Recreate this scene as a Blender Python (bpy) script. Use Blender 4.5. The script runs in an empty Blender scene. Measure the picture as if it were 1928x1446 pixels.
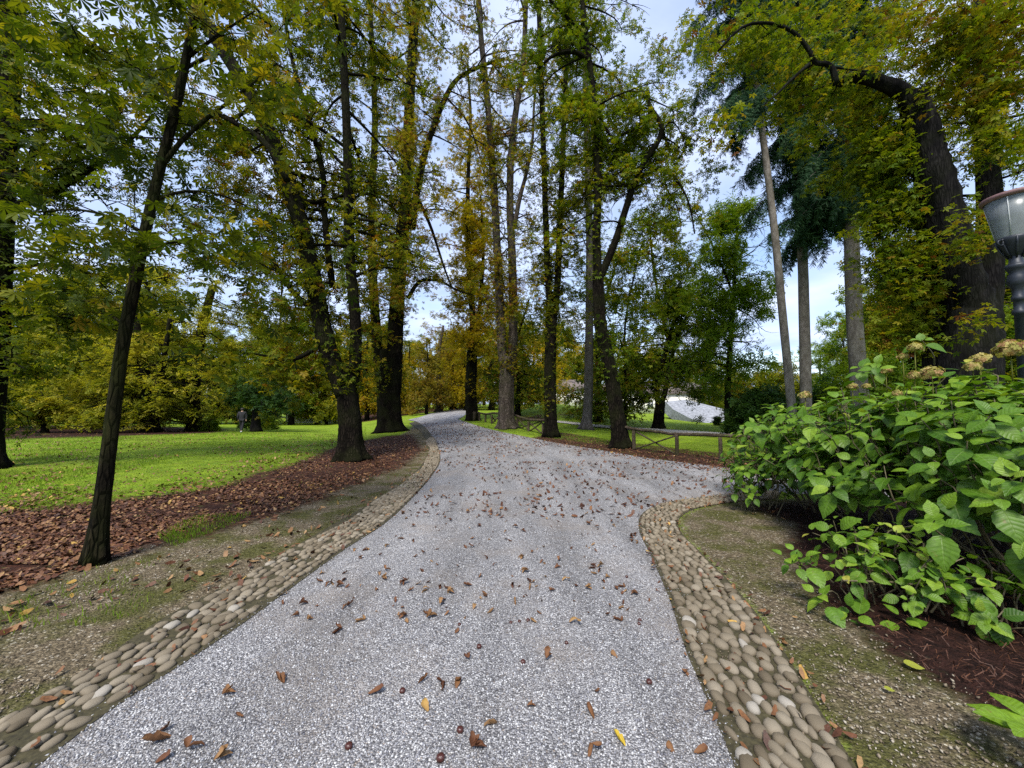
import bpy, bmesh, math, random
import numpy as np
from mathutils import Vector, Matrix
random.seed(7)
RNG = np.random.default_rng(11)
scn = bpy.context.scene
COL = scn.collection
R = math.radians

# ------------------------------------------------------------------ camera model (photo pixels -> world)
F, CX, CY = 730.0, 964.0, 723.0
PITCH = math.atan(37.0 / F)
CAMZ = 1.6
CP, SP = math.cos(PITCH), math.sin(PITCH)

def terr(x, y):
    x = np.asarray(x, float); y = np.asarray(y, float)
    b = x / np.maximum(y, 1.0)
    s = np.interp(b, [-1.3, -.45, -.30, -.14, .1, .25, 1.3], [-.035, -.042, -.004, .018, .018, .0, .0])
    q = np.clip(y - 14, 0, 60)
    z = s * q * q / (q + 3.0)
    z = z + 1.25 * np.exp(-(((x - 4.6) / 4.5) ** 2 + ((y - 37) / 5.5) ** 2))
    return z

def ray(u, v):
    a = (u - CX) / F; b = -(v - CY) / F
    return np.array([a, CP - b * SP, SP + b * CP])

def P(u, v, D):
    d = ray(u, v)
    return np.array([0, 0, CAMZ]) + d * (D / d[1])

def G(u, v):
    d = ray(u, v)
    lo = .3
    for D in np.concatenate([np.arange(.5, 30, .5), np.arange(30, 160, 1.0)]):
        p = np.array([0, 0, CAMZ]) + d * (D / d[1])
        if p[2] <= terr(p[0], p[1]):
            hi = D
            for _ in range(24):
                m = .5 * (lo + hi)
                p = np.array([0, 0, CAMZ]) + d * (m / d[1])
                if p[2] <= terr(p[0], p[1]): hi = m
                else: lo = m
            p = np.array([0, 0, CAMZ]) + d * (hi / d[1])
            p[2] = float(terr(p[0], p[1]))
            return p
        lo = D
    p = np.array([0, 0, CAMZ]) + d * (150 / d[1]); p[2] = float(terr(p[0], p[1]))
    return p

# ------------------------------------------------------------------ mesh helpers
def mesh_np(name, V, FA, attrs=None, smooth=True, mat_idx=None):
    """V (n,3); FA list of int arrays, each (m,k)"""
    me = bpy.data.meshes.new(name)
    V = np.ascontiguousarray(V, dtype=np.float32)
    if not isinstance(FA, list): FA = [FA]
    FA = [np.asarray(f, dtype=np.int32) for f in FA if len(f)]
    nl = sum(f.size for f in FA); nf = sum(len(f) for f in FA)
    me.vertices.add(len(V)); me.vertices.foreach_set('co', V.ravel())
    me.loops.add(nl); me.polygons.add(nf)
    me.loops.foreach_set('vertex_index', np.concatenate([f.ravel() for f in FA]))
    st = []; o = 0
    for f in FA:
        st.append(o + np.arange(len(f)) * f.shape[1]); o += f.size
    me.polygons.foreach_set('loop_start', np.concatenate(st).astype(np.int32))
    if smooth: me.polygons.foreach_set('use_smooth', np.ones(nf, dtype=bool))
    if mat_idx is not None: me.polygons.foreach_set('material_index', mat_idx.astype(np.int32))
    for k, a in (attrs or {}).items():
        at = me.attributes.new(k, 'FLOAT', 'POINT')
        at.data.foreach_set('value', np.ascontiguousarray(a, dtype=np.float32))
    me.update(calc_edges=True)
    return me

def props(o, label=None, cat=None, group=None, kind=None):
    if label: o['label'] = label
    if cat: o['category'] = cat
    if group: o['group'] = group
    if kind: o['kind'] = kind
    return o

def obj(name, me, mats=None, parent=None, loc=None, **kw):
    o = bpy.data.objects.new(name, me); COL.objects.link(o)
    if mats is not None:
        for m in (mats if isinstance(mats, (list, tuple)) else [mats]): me.materials.append(m)
    if parent is not None: o.parent = parent
    if loc is not None: o.location = loc
    return props(o, **kw)

def thing(name, loc, label, cat, group=None):
    o = bpy.data.objects.new(name, None); COL.objects.link(o)
    o.location = loc; o.empty_display_size = .2
    return props(o, label, cat, group)

class MB:
    """collects raw geometry in world coordinates"""
    def __init__(s): s.V = []; s.Q = []; s.T = []; s.n = 0; s.A = {}
    def add(s, V, Q=None, T=None, **at):
        V = np.asarray(V, float)
        if Q is not None and len(Q): s.Q.append(np.asarray(Q) + s.n)
        if T is not None and len(T): s.T.append(np.asarray(T) + s.n)
        s.V.append(V); s.n += len(V)
        for k, a in at.items():
            s.A.setdefault(k, []).append(np.full(len(V), a, float) if np.isscalar(a) else np.asarray(a, float))
    def tube(s, pts, rad, sides=8, cap=True, lobes=None, flare=0, jit=0, seed=0, **at):
        pts = np.asarray(pts, float); n = len(pts); rad = np.broadcast_to(np.asarray(rad, float), (n,))
        tg = np.gradient(pts, axis=0); tg /= np.linalg.norm(tg, axis=1)[:, None] + 1e-9
        ref = np.array([1., 0, 0]) if abs(tg[0][0]) < .9 else np.array([0, 1., 0])
        th = np.arange(sides) * 2 * np.pi / sides
        V = np.zeros((n, sides, 3))
        u = ref - tg[0] * ref.dot(tg[0]); u /= np.linalg.norm(u)
        rg = np.random.default_rng(seed)
        ph = rg.uniform(0, 6.28, 4)
        for i in range(n):
            u = u - tg[i] * u.dot(tg[i]); u /= np.linalg.norm(u) + 1e-9
            w = np.cross(tg[i], u)
            r = np.full(sides, rad[i])
            if lobes:
                r = r * (1 + lobes * (np.cos(3 * th + ph[0]) * .6 + np.cos(5 * th + ph[1] + i * .08) * .5 + np.cos(8*th+ph[3])*.25))
            if flare:
                h = pts[i][2] - pts[0][2]
                e = math.exp(-max(h, 0) / .28)
                r = r * (1 + flare * e * (1 + .55 * np.cos(5 * th + ph[2]) + .25 * np.cos(9 * th + ph[3])))
            if jit: r = r * (1 + rg.normal(0, jit, sides))
            V[i] = pts[i] + np.outer(np.cos(th) * r, u) + np.outer(np.sin(th) * r, w)
        idx = np.arange(n * sides).reshape(n, sides)
        a = idx[:-1]; b = idx[1:]
        Q = np.stack([a, np.roll(a, -1, 1), np.roll(b, -1, 1), b], -1).reshape(-1, 4)
        V = V.reshape(-1, 3); T = None
        if cap:
            V = np.vstack([V, pts[:1], pts[-1:]])
            k = np.arange(sides); k2 = np.roll(k, -1)
            T = np.vstack([np.stack([k2, k, np.full(sides, n * sides)], 1),
                           np.stack([(n - 1) * sides + k, (n - 1) * sides + k2, np.full(sides, n * sides + 1)], 1)])
        s.add(V, Q, T, **at)
    def box(s, c, d, M=None):
        x, y, z = np.array(d) / 2
        V = np.array([[i, j, k] for i in (-x, x) for j in (-y, y) for k in (-z, z)])
        if M is not None: V = V @ np.asarray(M).T
        s.add(V + np.array(c), [[0, 1, 3, 2], [4, 6, 7, 5], [0, 4, 5, 1], [2, 3, 7, 6], [0, 2, 6, 4], [1, 5, 7, 3]])
    def lathe(s, c, prof, sides=24):
        prof = np.asarray(prof, float); n = len(prof)
        th = np.arange(sides) * 2 * np.pi / sides
        V = np.stack([np.outer(prof[:, 0], np.cos(th)), np.outer(prof[:, 0], np.sin(th)), np.repeat(prof[:, 1:2], sides, 1)], -1)
        idx = np.arange(n * sides).reshape(n, sides); a = idx[:-1]; b = idx[1:]
        s.add(V.reshape(-1, 3) + np.array(c), np.stack([a, np.roll(a, -1, 1), np.roll(b, -1, 1), b], -1).reshape(-1, 4))
    def mesh(s, name, origin=(0, 0, 0), smooth=True):
        V = np.vstack(s.V) - np.array(origin, float)
        FA = []
        if s.Q: FA.append(np.vstack(s.Q))
        if s.T: FA.append(np.vstack(s.T))
        return mesh_np(name, V, FA, {k: np.concatenate(a) for k, a in s.A.items()}, smooth)

def part(name, mb, mat, root, smooth=True, **kw):
    return obj(name, mb.mesh(name, root.location, smooth), mat, root, **kw)

def catmull(pts, n):
    pts = np.asarray(pts, float)
    Pp = np.vstack([2 * pts[0] - pts[1], pts, 2 * pts[-1] - pts[-2]])
    out = []
    k = len(pts) - 1
    for t in np.linspace(0, k - 1e-6, n):
        i = int(t); f = t - i
        a, b, c, d = Pp[i:i + 4]
        out.append(.5 * (2 * b + (c - a) * f + (2 * a - 5 * b + 4 * c - d) * f * f + (3 * b - a - 3 * c + d) * f ** 3))
    return np.array(out)

# ------------------------------------------------------------------ noise
def hashn(ix, iy, iz, seed):
    h = (ix * 374761393 + iy * 668265263 + iz * 2147483647 + seed * 144269) & 0xffffffff
    h = ((h ^ (h >> 13)) * 1274126177) & 0xffffffff
    return ((h ^ (h >> 16)) & 0xffff) / 65535.0
def vnoise(Pt, scale, seed=0):
    q = np.asarray(Pt, float) * scale + 1000.0
    if q.shape[1] == 2: q = np.hstack([q, np.zeros((len(q), 1))])
    i = np.floor(q).astype(np.int64); f = q - i; f = f * f * (3 - 2 * f)
    r = 0
    for dx in (0, 1):
        for dy in (0, 1):
            for dz in (0, 1):
                w = (f[:, 0] if dx else 1 - f[:, 0]) * (f[:, 1] if dy else 1 - f[:, 1]) * (f[:, 2] if dz else 1 - f[:, 2])
                r = r + w * hashn(i[:, 0] + dx, i[:, 1] + dy, i[:, 2] + dz, seed)
    return r

# ------------------------------------------------------------------ materials
def newmat(name):
    m = bpy.data.materials.new(name); m.use_nodes = True
    nt = m.node_tree; nt.nodes.clear()
    out = nt.nodes.new('ShaderNodeOutputMaterial')
    return m, nt, out
class N:
    def __init__(s, nt): s.nt = nt
    def __call__(s, typ, ins=None, **kw):
        n = s.nt.nodes.new('ShaderNode' + typ)
        for k, v in kw.items(): setattr(n, k, v)
        for k, v in (ins or {}).items():
            sock = n.inputs[k]
            if isinstance(v, bpy.types.NodeSocket): s.nt.links.new(v, sock)
            else: sock.default_value = v
        return n
    def ramp(s, fac, stops, interp='LINEAR'):
        n = s.nt.nodes.new('ShaderNodeValToRGB'); cr = n.color_ramp; cr.interpolation = interp
        while len(cr.elements) < len(stops): cr.elements.new(.5)
        for e, (p, c) in zip(cr.elements, stops):
            e.position = p; e.color = (c, c, c, 1) if np.isscalar(c) else (*c, 1)
        s.nt.links.new(fac, n.inputs[0]); return n.outputs[0]
    def math(s, op, a, b=0.0, c=None):
        n = s.nt.nodes.new('ShaderNodeMath'); n.operation = op
        for i, v in enumerate((a, b) if c is None else (a, b, c)):
            if isinstance(v, bpy.types.NodeSocket): s.nt.links.new(v, n.inputs[i])
            else: n.inputs[i].default_value = v
        return n.outputs[0]
    def mix(s, f, a, b, blend='MIX'):
        n = s.nt.nodes.new('ShaderNodeMix'); n.data_type = 'RGBA'; n.blend_type = blend
        for i, v in ((0, f), (6, a), (7, b)):
            if isinstance(v, bpy.types.NodeSocket): s.nt.links.new(v, n.inputs[i])
            elif i == 0: n.inputs[i].default_value = v
            else: n.inputs[i].default_value = (*v, 1)
        return n.outputs[2]
    def attr(s, name):
        n = s.nt.nodes.new('ShaderNodeAttribute'); n.attribute_name = name; return n.outputs['Fac']

def leafmat(name, stops, trans=.45, rough=.6, spec=.14, tcol=(1.35, 1.3, .5)):
    m, nt, out = newmat(name); g = N(nt)
    c = g.ramp(g.attr('tint'), stops)
    pr = g('BsdfPrincipled', {'Base Color': c, 'Roughness': rough, 'Specular IOR Level': spec})
    tr = g('BsdfTranslucent', {'Color': g.mix(1.0, c, tcol, 'MULTIPLY')})
    mx = g('MixShader', {0: trans, 1: pr.outputs[0], 2: tr.outputs[0]})
    nt.links.new(mx.outputs[0], out.inputs[0]); return m

CHEST = leafmat('chestnut_leaf', [(0, (.026, .046, .004)), (.28, (.075, .105, .006)), (.5, (.150, .155, .008)), (.72, (.230, .180, .010)), (.86, (.170, .075, .012)), (1, (.085, .026, .008))])
CHESTG = leafmat('chestnut_leaf_green', [(0, (.026, .055, .004)), (.35, (.080, .130, .006)), (.65, (.160, .185, .008)), (.86, (.230, .180, .012)), (1, (.120, .045, .010))])
GOLD = leafmat('golden_leaf', [(0, (.13, .12, .008)), (.35, (.26, .22, .010)), (.6, (.38, .28, .012)), (.8, (.36, .24, .012)), (1, (.26, .13, .014))], trans=.55)
MAPLE = leafmat('maple_leaf', [(0, (.030, .055, .006)), (.35, (.11, .14, .010)), (.65, (.23, .24, .018)), (1, (.40, .35, .04))], trans=.5)
BRIGHT = leafmat('bright_leaf', [(0, (.035, .075, .006)), (.5, (.11, .19, .010)), (1, (.23, .28, .022))], trans=.45)
DEEP = leafmat('deep_leaf', [(0, (.012, .032, .008)), (.5, (.03, .07, .012)), (1, (.07, .115, .02))], trans=.3)
SPRUCE = leafmat('spruce_needle', [(0, (.008, .026, .010)), (.5, (.017, .052, .019)), (1, (.04, .09, .026))], trans=.2, tcol=(1, 1, 1))
RUST = leafmat('rust_leaf', [(0, (.085, .085, .010)), (.35, (.17, .15, .014)), (.7, (.22, .15, .020)), (1, (.15, .065, .018))], trans=.5)

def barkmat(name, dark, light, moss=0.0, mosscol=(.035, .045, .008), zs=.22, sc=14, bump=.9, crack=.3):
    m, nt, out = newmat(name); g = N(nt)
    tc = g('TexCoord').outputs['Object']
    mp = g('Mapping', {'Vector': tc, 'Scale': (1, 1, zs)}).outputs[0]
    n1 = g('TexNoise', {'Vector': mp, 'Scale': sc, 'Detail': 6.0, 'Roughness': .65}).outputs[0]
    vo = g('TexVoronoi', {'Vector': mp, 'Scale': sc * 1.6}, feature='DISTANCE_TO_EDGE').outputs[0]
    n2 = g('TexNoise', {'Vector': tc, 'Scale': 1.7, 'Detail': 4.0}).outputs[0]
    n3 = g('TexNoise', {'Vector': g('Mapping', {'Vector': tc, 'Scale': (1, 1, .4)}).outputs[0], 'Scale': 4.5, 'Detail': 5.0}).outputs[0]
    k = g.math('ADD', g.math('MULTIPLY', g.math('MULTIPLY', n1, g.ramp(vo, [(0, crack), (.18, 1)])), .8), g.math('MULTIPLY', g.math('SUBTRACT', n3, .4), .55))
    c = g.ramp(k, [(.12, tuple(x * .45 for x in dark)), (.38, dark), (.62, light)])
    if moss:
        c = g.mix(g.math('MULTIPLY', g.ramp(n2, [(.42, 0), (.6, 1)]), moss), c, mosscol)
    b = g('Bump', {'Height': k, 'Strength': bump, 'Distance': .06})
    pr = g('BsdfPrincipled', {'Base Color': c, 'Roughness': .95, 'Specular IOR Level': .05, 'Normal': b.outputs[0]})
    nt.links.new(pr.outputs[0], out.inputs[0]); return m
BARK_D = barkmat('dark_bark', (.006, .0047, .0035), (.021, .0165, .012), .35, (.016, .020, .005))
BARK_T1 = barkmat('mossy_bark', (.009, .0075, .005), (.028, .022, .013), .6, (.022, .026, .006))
BARK_M = barkmat('grey_brown_bark', (.055, .043, .036), (.16, .13, .108), .2)
BARK_P = barkmat('pale_bark', (.10, .085, .078), (.22, .195, .18), .12, zs=.6, sc=24, bump=.4)
BARK_S = barkmat('spruce_bark', (.12, .105, .092), (.22, .20, .18), .12, zs=.5, sc=9, bump=.5, crack=.85)
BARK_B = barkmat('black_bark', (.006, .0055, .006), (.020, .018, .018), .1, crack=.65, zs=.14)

def plainmat(name, col, rough=.7, metal=0, spec=.4, noise=.25, sc=12, bump=.2):
    m, nt, out = newmat(name); g = N(nt)
    tc = g('TexCoord').outputs['Object']
    n1 = g('TexNoise', {'Vector': tc, 'Scale': sc, 'Detail': 5.0}).outputs[0]
    c = g.ramp(n1, [(.3, tuple(x * (1 - noise) for x in col)), (.7, tuple(min(1, x * (1 + noise)) for x in col))])
    b = g('Bump', {'Height': n1, 'Strength': bump, 'Distance': .01})
    pr = g('BsdfPrincipled', {'Base Color': c, 'Roughness': rough, 'Metallic': metal, 'Specular IOR Level': spec, 'Normal': b.outputs[0]})
    nt.links.new(pr.outputs[0], out.inputs[0]); return m

def ground_mat():
    m, nt, out = newmat('park_ground'); g = N(nt)
    tc = g('TexCoord').outputs['Object']
    def nz(s, d=5.0, r=.6): return g('TexNoise', {'Vector': tc, 'Scale': s, 'Detail': d, 'Roughness': r}).outputs[0]
    nb, nm, nf, nff = nz(.35), nz(2.2), nz(14), nz(70)
    grass = g.mix(g.ramp(nm, [(.35, 0), (.65, 1)]), (.13, .225, .010), (.23, .32, .018))
    grass = g.mix(g.math('MULTIPLY', g.ramp(nf, [(.42, 0), (.7, 1)]), .55), grass, (.055, .10, .006))
    grass = g.mix(g.math('MULTIPLY', g.ramp(nb, [(.45, 0), (.7, 1)]), .35), grass, (.20, .21, .035))
    vs = g('TexVoronoi', {'Vector': tc, 'Scale': 75.0})
    peb = g.ramp(g.math('MULTIPLY', g('SeparateColor', {0: vs.outputs['Color']}).outputs[0], 1), [(0, (.085, .065, .04)), (.5, (.16, .125, .08)), (.8, (.28, .23, .155)), (.95, (.55, .50, .41))], 'CONSTANT')
    dirt = g.mix(g.ramp(nff, [(.35, .15), (.6, .8)]), (.12, .096, .06), peb)
    dirt = g.mix(g.math('MULTIPLY', g.ramp(nm, [(.44, 0), (.58, 1)]), .8), dirt, (.060, .064, .012))
    n9 = g('TexNoise', {'Vector': tc, 'Scale': 28.0, 'Detail': 6.0, 'Roughness': .75}).outputs[0]
    dirt = g.mix(1.0, dirt, g.ramp(n9, [(.36, .35), (.5, 1.0), (.66, 1.5)]), 'MULTIPLY')
    vl = g('TexVoronoi', {'Vector': g('Mapping', {'Vector': tc, 'Scale': (1, 1.3, 1)}).outputs[0], 'Scale': 13.0, 'Randomness': 1.0})
    lc = g.ramp(g('SeparateColor', {0: vl.outputs['Color']}).outputs[1], [(0, (.030, .012, .009)), (.35, (.060, .022, .013)), (.62, (.10, .042, .023)), (.86, (.15, .080, .042)), (.95, (.05, .06, .012))], 'CONSTANT')
    lc = g.mix(g.math('MULTIPLY', g.ramp(vl.outputs['Distance'], [(.25, 0), (.55, 1)]), .75), lc, (.03, .014, .009))
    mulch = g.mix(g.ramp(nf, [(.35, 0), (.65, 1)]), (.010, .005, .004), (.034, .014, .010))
    def edge(a, amp=.55):
        k = g.math('ADD', g.attr(a), g.math('MULTIPLY', g.math('SUBTRACT', g.math('ADD', g.math('MULTIPLY', nm, .5), g.math('MULTIPLY', nf, .5)), .5), amp * 2))
        return g.ramp(k, [(.36, 0), (.62, 1)])
    n8 = nz(.9, 6.0, .7)
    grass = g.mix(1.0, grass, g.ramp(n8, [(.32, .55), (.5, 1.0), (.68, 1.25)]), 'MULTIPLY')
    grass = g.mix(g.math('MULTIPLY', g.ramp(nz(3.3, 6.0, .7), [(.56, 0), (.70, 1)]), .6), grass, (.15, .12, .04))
    grass = g.mix(g.math('MULTIPLY', g.attr('thin'), .75), grass, (.075, .115, .008))  # tree shade on the lawn, put into the grass colour as darker green
    c = g.mix(edge('dirt'), grass, dirt)
    c = g.mix(edge('litter', .8), c, lc)
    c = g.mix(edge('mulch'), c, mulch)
    h = g.math('ADD', g.math('MULTIPLY', nf, .6), g.math('ADD', g.math('MULTIPLY', nff, .25), g.math('MULTIPLY', vs.outputs['Distance'], -.25)))
    b = g('Bump', {'Height': h, 'Strength': 1.0, 'Distance': .05})
    pr = g('BsdfPrincipled', {'Base Color': c, 'Roughness': .92, 'Specular IOR Level': .12, 'Normal': b.outputs[0]})
    nt.links.new(pr.outputs[0], out.inputs[0]); return m

def gravel_mat(name='gravel', bright=1.0, sc=98.0):
    m, nt, out = newmat(name); g = N(nt)
    tc = g('TexCoord').outputs['Object']
    v1 = g('TexVoronoi', {'Vector': tc, 'Scale': sc, 'Randomness': 1.0})
    v2 = g('TexVoronoi', {'Vector': tc, 'Scale': sc * 1.9})
    r1 = g('SeparateColor', {0: v1.outputs['Color']}).outputs[0]
    r2 = g('SeparateColor', {0: v2.outputs['Color']}).outputs[1]
    def sca(c): return tuple(min(.95, x * bright) for x in c)
    c1 = g.ramp(r1, [(0, sca((.075, .074, .078))), (.2, sca((.175, .172, .178))), (.48, sca((.29, .286, .292))), (.72, sca((.43, .426, .432))), (.88, sca((.64, .635, .63))), (.96, sca((.27, .225, .185)))], 'CONSTANT')
    c2 = g.ramp(r2, [(0, sca((.13, .128, .132))), (.4, sca((.26, .256, .26))), (.75, sca((.46, .455, .455)))], 'CONSTANT')
    n1 = g('TexNoise', {'Vector': tc, 'Scale': 1.1, 'Detail': 5.0, 'Roughness': .62}).outputs[0]
    n2 = g('TexNoise', {'Vector': tc, 'Scale': 5.0, 'Detail': 4.0}).outputs[0]
    c = g.mix(g.ramp(n2, [(.4, .15), (.65, .7)]), c1, c2)
    gap = g.math('MULTIPLY', g.ramp(v1.outputs['Distance'], [(.42, 0), (.72, 1)]), .8)
    c = g.mix(gap, c, (.075, .07, .072))
    n5 = g('TexNoise', {'Vector': g('Mapping', {'Vector': tc, 'Scale': (1.5, .28, 1)}).outputs[0], 'Scale': 1.3, 'Detail': 6.0, 'Roughness': .6}).outputs[0]
    c = g.mix(g.math('MULTIPLY', g.ramp(n1, [(.48, 0), (.66, 1)]), .6), c, (.235, .205, .18))
    c = g.mix(1.0, c, g.ramp(n5, [(.36, .72), (.5, .95), (.64, 1.15)]), 'MULTIPLY')
    c = g.mix(g.math('MULTIPLY', g.ramp(n1, [(.26, 1), (.42, 0)]), .35), c, (.17, .168, .17))
    h = g.math('ADD', g.math('MULTIPLY', v1.outputs['Distance'], -1.0), g.math('MULTIPLY', n2, .4))
    b = g('Bump', {'Height': h, 'Strength': .9, 'Distance': .012})
    pr = g('BsdfPrincipled', {'Base Color': c, 'Roughness': .8, 'Specular IOR Level': .25, 'Normal': b.outputs[0]})
    nt.links.new(pr.outputs[0], out.inputs[0]); return m

def attrmat(name, stops, rough=.8, spec=.2, mossz=None, nsc=30, namp=.35, bump=.3):
    """colour from the per-piece value 'tint' with grain"""
    m, nt, out = newmat(name); g = N(nt)
    tc = g('TexCoord').outputs['Object']
    n1 = g('TexNoise', {'Vector': tc, 'Scale': nsc, 'Detail': 5.0}).outputs[0]
    c = g.ramp(g.attr('tint'), stops)
    c = g.mix(1.0, c, g.ramp(n1, [(.3, 1 - namp), (.7, 1.0)]), 'MULTIPLY')
    b = g('Bump', {'Height': n1, 'Strength': bump, 'Distance': .01})
    pr = g('BsdfPrincipled', {'Base Color': c, 'Roughness': rough, 'Specular IOR Level': spec, 'Normal': b.outputs[0]})
    nt.links.new(pr.outputs[0], out.inputs[0]); return m

# ------------------------------------------------------------------ leaf templates
def leaflet_rhomb(ang, L, wid, droop=.18):
    c, s = math.cos(ang), math.sin(ang)
    pts = [(0, 0, 0), (.62 * L, wid * L, .05 * L - droop * L * .3), (L, 0, -droop * L), (.62 * L, -wid * L, .05 * L - droop * L * .3)]
    return [(x * c - y * s, x * s + y * c, z) for x, y, z in pts]
def tmpl_palm(n=5, span=215, wid=.2):
    V = []; Q = []
    for i in range(n):
        a = R(-span / 2 + span * i / (n - 1)); k = 1 - .42 * (abs(i - (n - 1) / 2) / ((n - 1) / 2)) ** 1.4
        Q.append([len(V) + j for j in range(4)]); V += leaflet_rhomb(a, .55 * k, wid)
    return np.array(V), np.array(Q)
def tmpl_palm_hi(n=7, span=250):
    V = []; Q = []
    for i in range(n):
        a = R(-span / 2 + span * i / (n - 1)); L = .56 * (1 - .45 * (abs(i - (n - 1) / 2) / ((n - 1) / 2)) ** 1.4)
        c, s = math.cos(a), math.sin(a); o = len(V)
        dr = lambda x: -.22 * L * (x ** 2)
        P0 = [(0, 0, 0), (.55, 0, 0), (1, 0, 0), (.3, .075, .03), (.66, .17, .045), (.88, .11, .03), (.3, -.075, .03), (.66, -.17, .045), (.88, -.11, .03)]
        for x, y, z in P0:
            X, Y, Z = x * L, y * L, z * L + dr(x)
            V.append((X * c - Y * s, X * s + Y * c, Z))
        Q += [[o, o + 1, o + 4, o + 3], [o + 1, o + 2, o + 5, o + 4], [o, o + 6, o + 7, o + 1], [o + 1, o + 7, o + 8, o + 2]]
    return np.array(V), np.array(Q)
def tmpl_spray(n=6, leaf=.34, wid=.27):
    V = []; Q = []
    for i in range(n):
        t = i / (n - 1); a = (1 if i % 2 else -1) * R(55) * (1 - t * .8)
        o = (t * .75 - .3, 0, -.12 * t)
        Q.append([len(V) + j for j in range(4)])
        V += [(x + o[0], y + o[1], z + o[2]) for x, y, z in leaflet_rhomb(a, leaf, wid, .2)]
    return np.array(V), np.array(Q)
def tmpl_spruce():
    """hanging comb of needles: strand pointing down -z"""
    V = []; Q = []
    for i in range(18):
        z = -i / 18; l = .16 * (1 - .4 * i / 18)
        a = i * 2.4; c, s = math.cos(a), math.sin(a)
        w = .022
        for sg in (1, -1):
            o = len(V)
            V += [(0, 0, z + w), (0, 0, z - w), (sg * c * l, sg * s * l, z - .13 - w * .3), (sg * c * l, sg * s * l, z - .13 + w * .6)]
            Q.append([o, o + 1, o + 2, o + 3])
    return np.array(V), np.array(Q)
PALM, PALMHI, PALM3 = tmpl_palm(), tmpl_palm_hi(), tmpl_palm(3, 130, .26)
SPRAY, NEEDLE = tmpl_spray(), tmpl_spruce()

def rots(n, rg, tilt=.5, up=None):
    """random leaf frames: azimuth free, normal roughly up"""
    az = rg.uniform(0, 2 * np.pi, n); dr = rg.normal(.25, tilt, n); ro = rg.normal(0, tilt, n)
    ca, sa = np.cos(az), np.sin(az); cd, sd = np.cos(dr), np.sin(dr); cr, sr = np.cos(ro), np.sin(ro)
    Z = np.zeros(n); O = np.ones(n)
    Rz = np.stack([np.stack([ca, -sa, Z], -1), np.stack([sa, ca, Z], -1), np.stack([Z, Z, O], -1)], 1)
    Ry = np.stack([np.stack([cd, Z, sd], -1), np.stack([Z, O, Z], -1), np.stack([-sd, Z, cd], -1)], 1)
    Rx = np.stack([np.stack([O, Z, Z], -1), np.stack([Z, cr, -sr], -1), np.stack([Z, sr, cr], -1)], 1)
    return Rz @ Ry @ Rx

def scatter(tm, pos, M, tint, extra=None):
    V, Q = tm; n = len(pos); k = len(V)
    W = np.einsum('nij,kj->nki', M, V) + pos[:, None, :]
    F_ = (Q[None] + (np.arange(n) * k)[:, None, None]).reshape(-1, Q.shape[1])
    return W.reshape(-1, 3), F_, np.repeat(tint, k)

def leafmesh(name, tm, pos, size, tint, rg, tilt=.5, origin=(0, 0, 0), M=None, tw=None):
    n = len(pos)
    if M is None: M = rots(n, rg, tilt)
    M = M * (size * rg.uniform(.7, 1.25, n))[:, None, None]
    V, F_, t = scatter(tm, pos, M, np.clip(tint, 0.001, .999))
    mi = None
    if tw is not None:
        tv = np.vstack(tw.V); tq = np.vstack(tw.Q)
        mi = np.r_[np.zeros(len(F_)), np.ones(len(tq))]
        F_ = np.vstack([F_, tq + len(V)]); V = np.vstack([V, tv]); t = np.r_[t, np.zeros(len(tv))]
    return mesh_np(name, V - np.array(origin), F_, {'tint': t}, smooth=False, mat_idx=mi)

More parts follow.
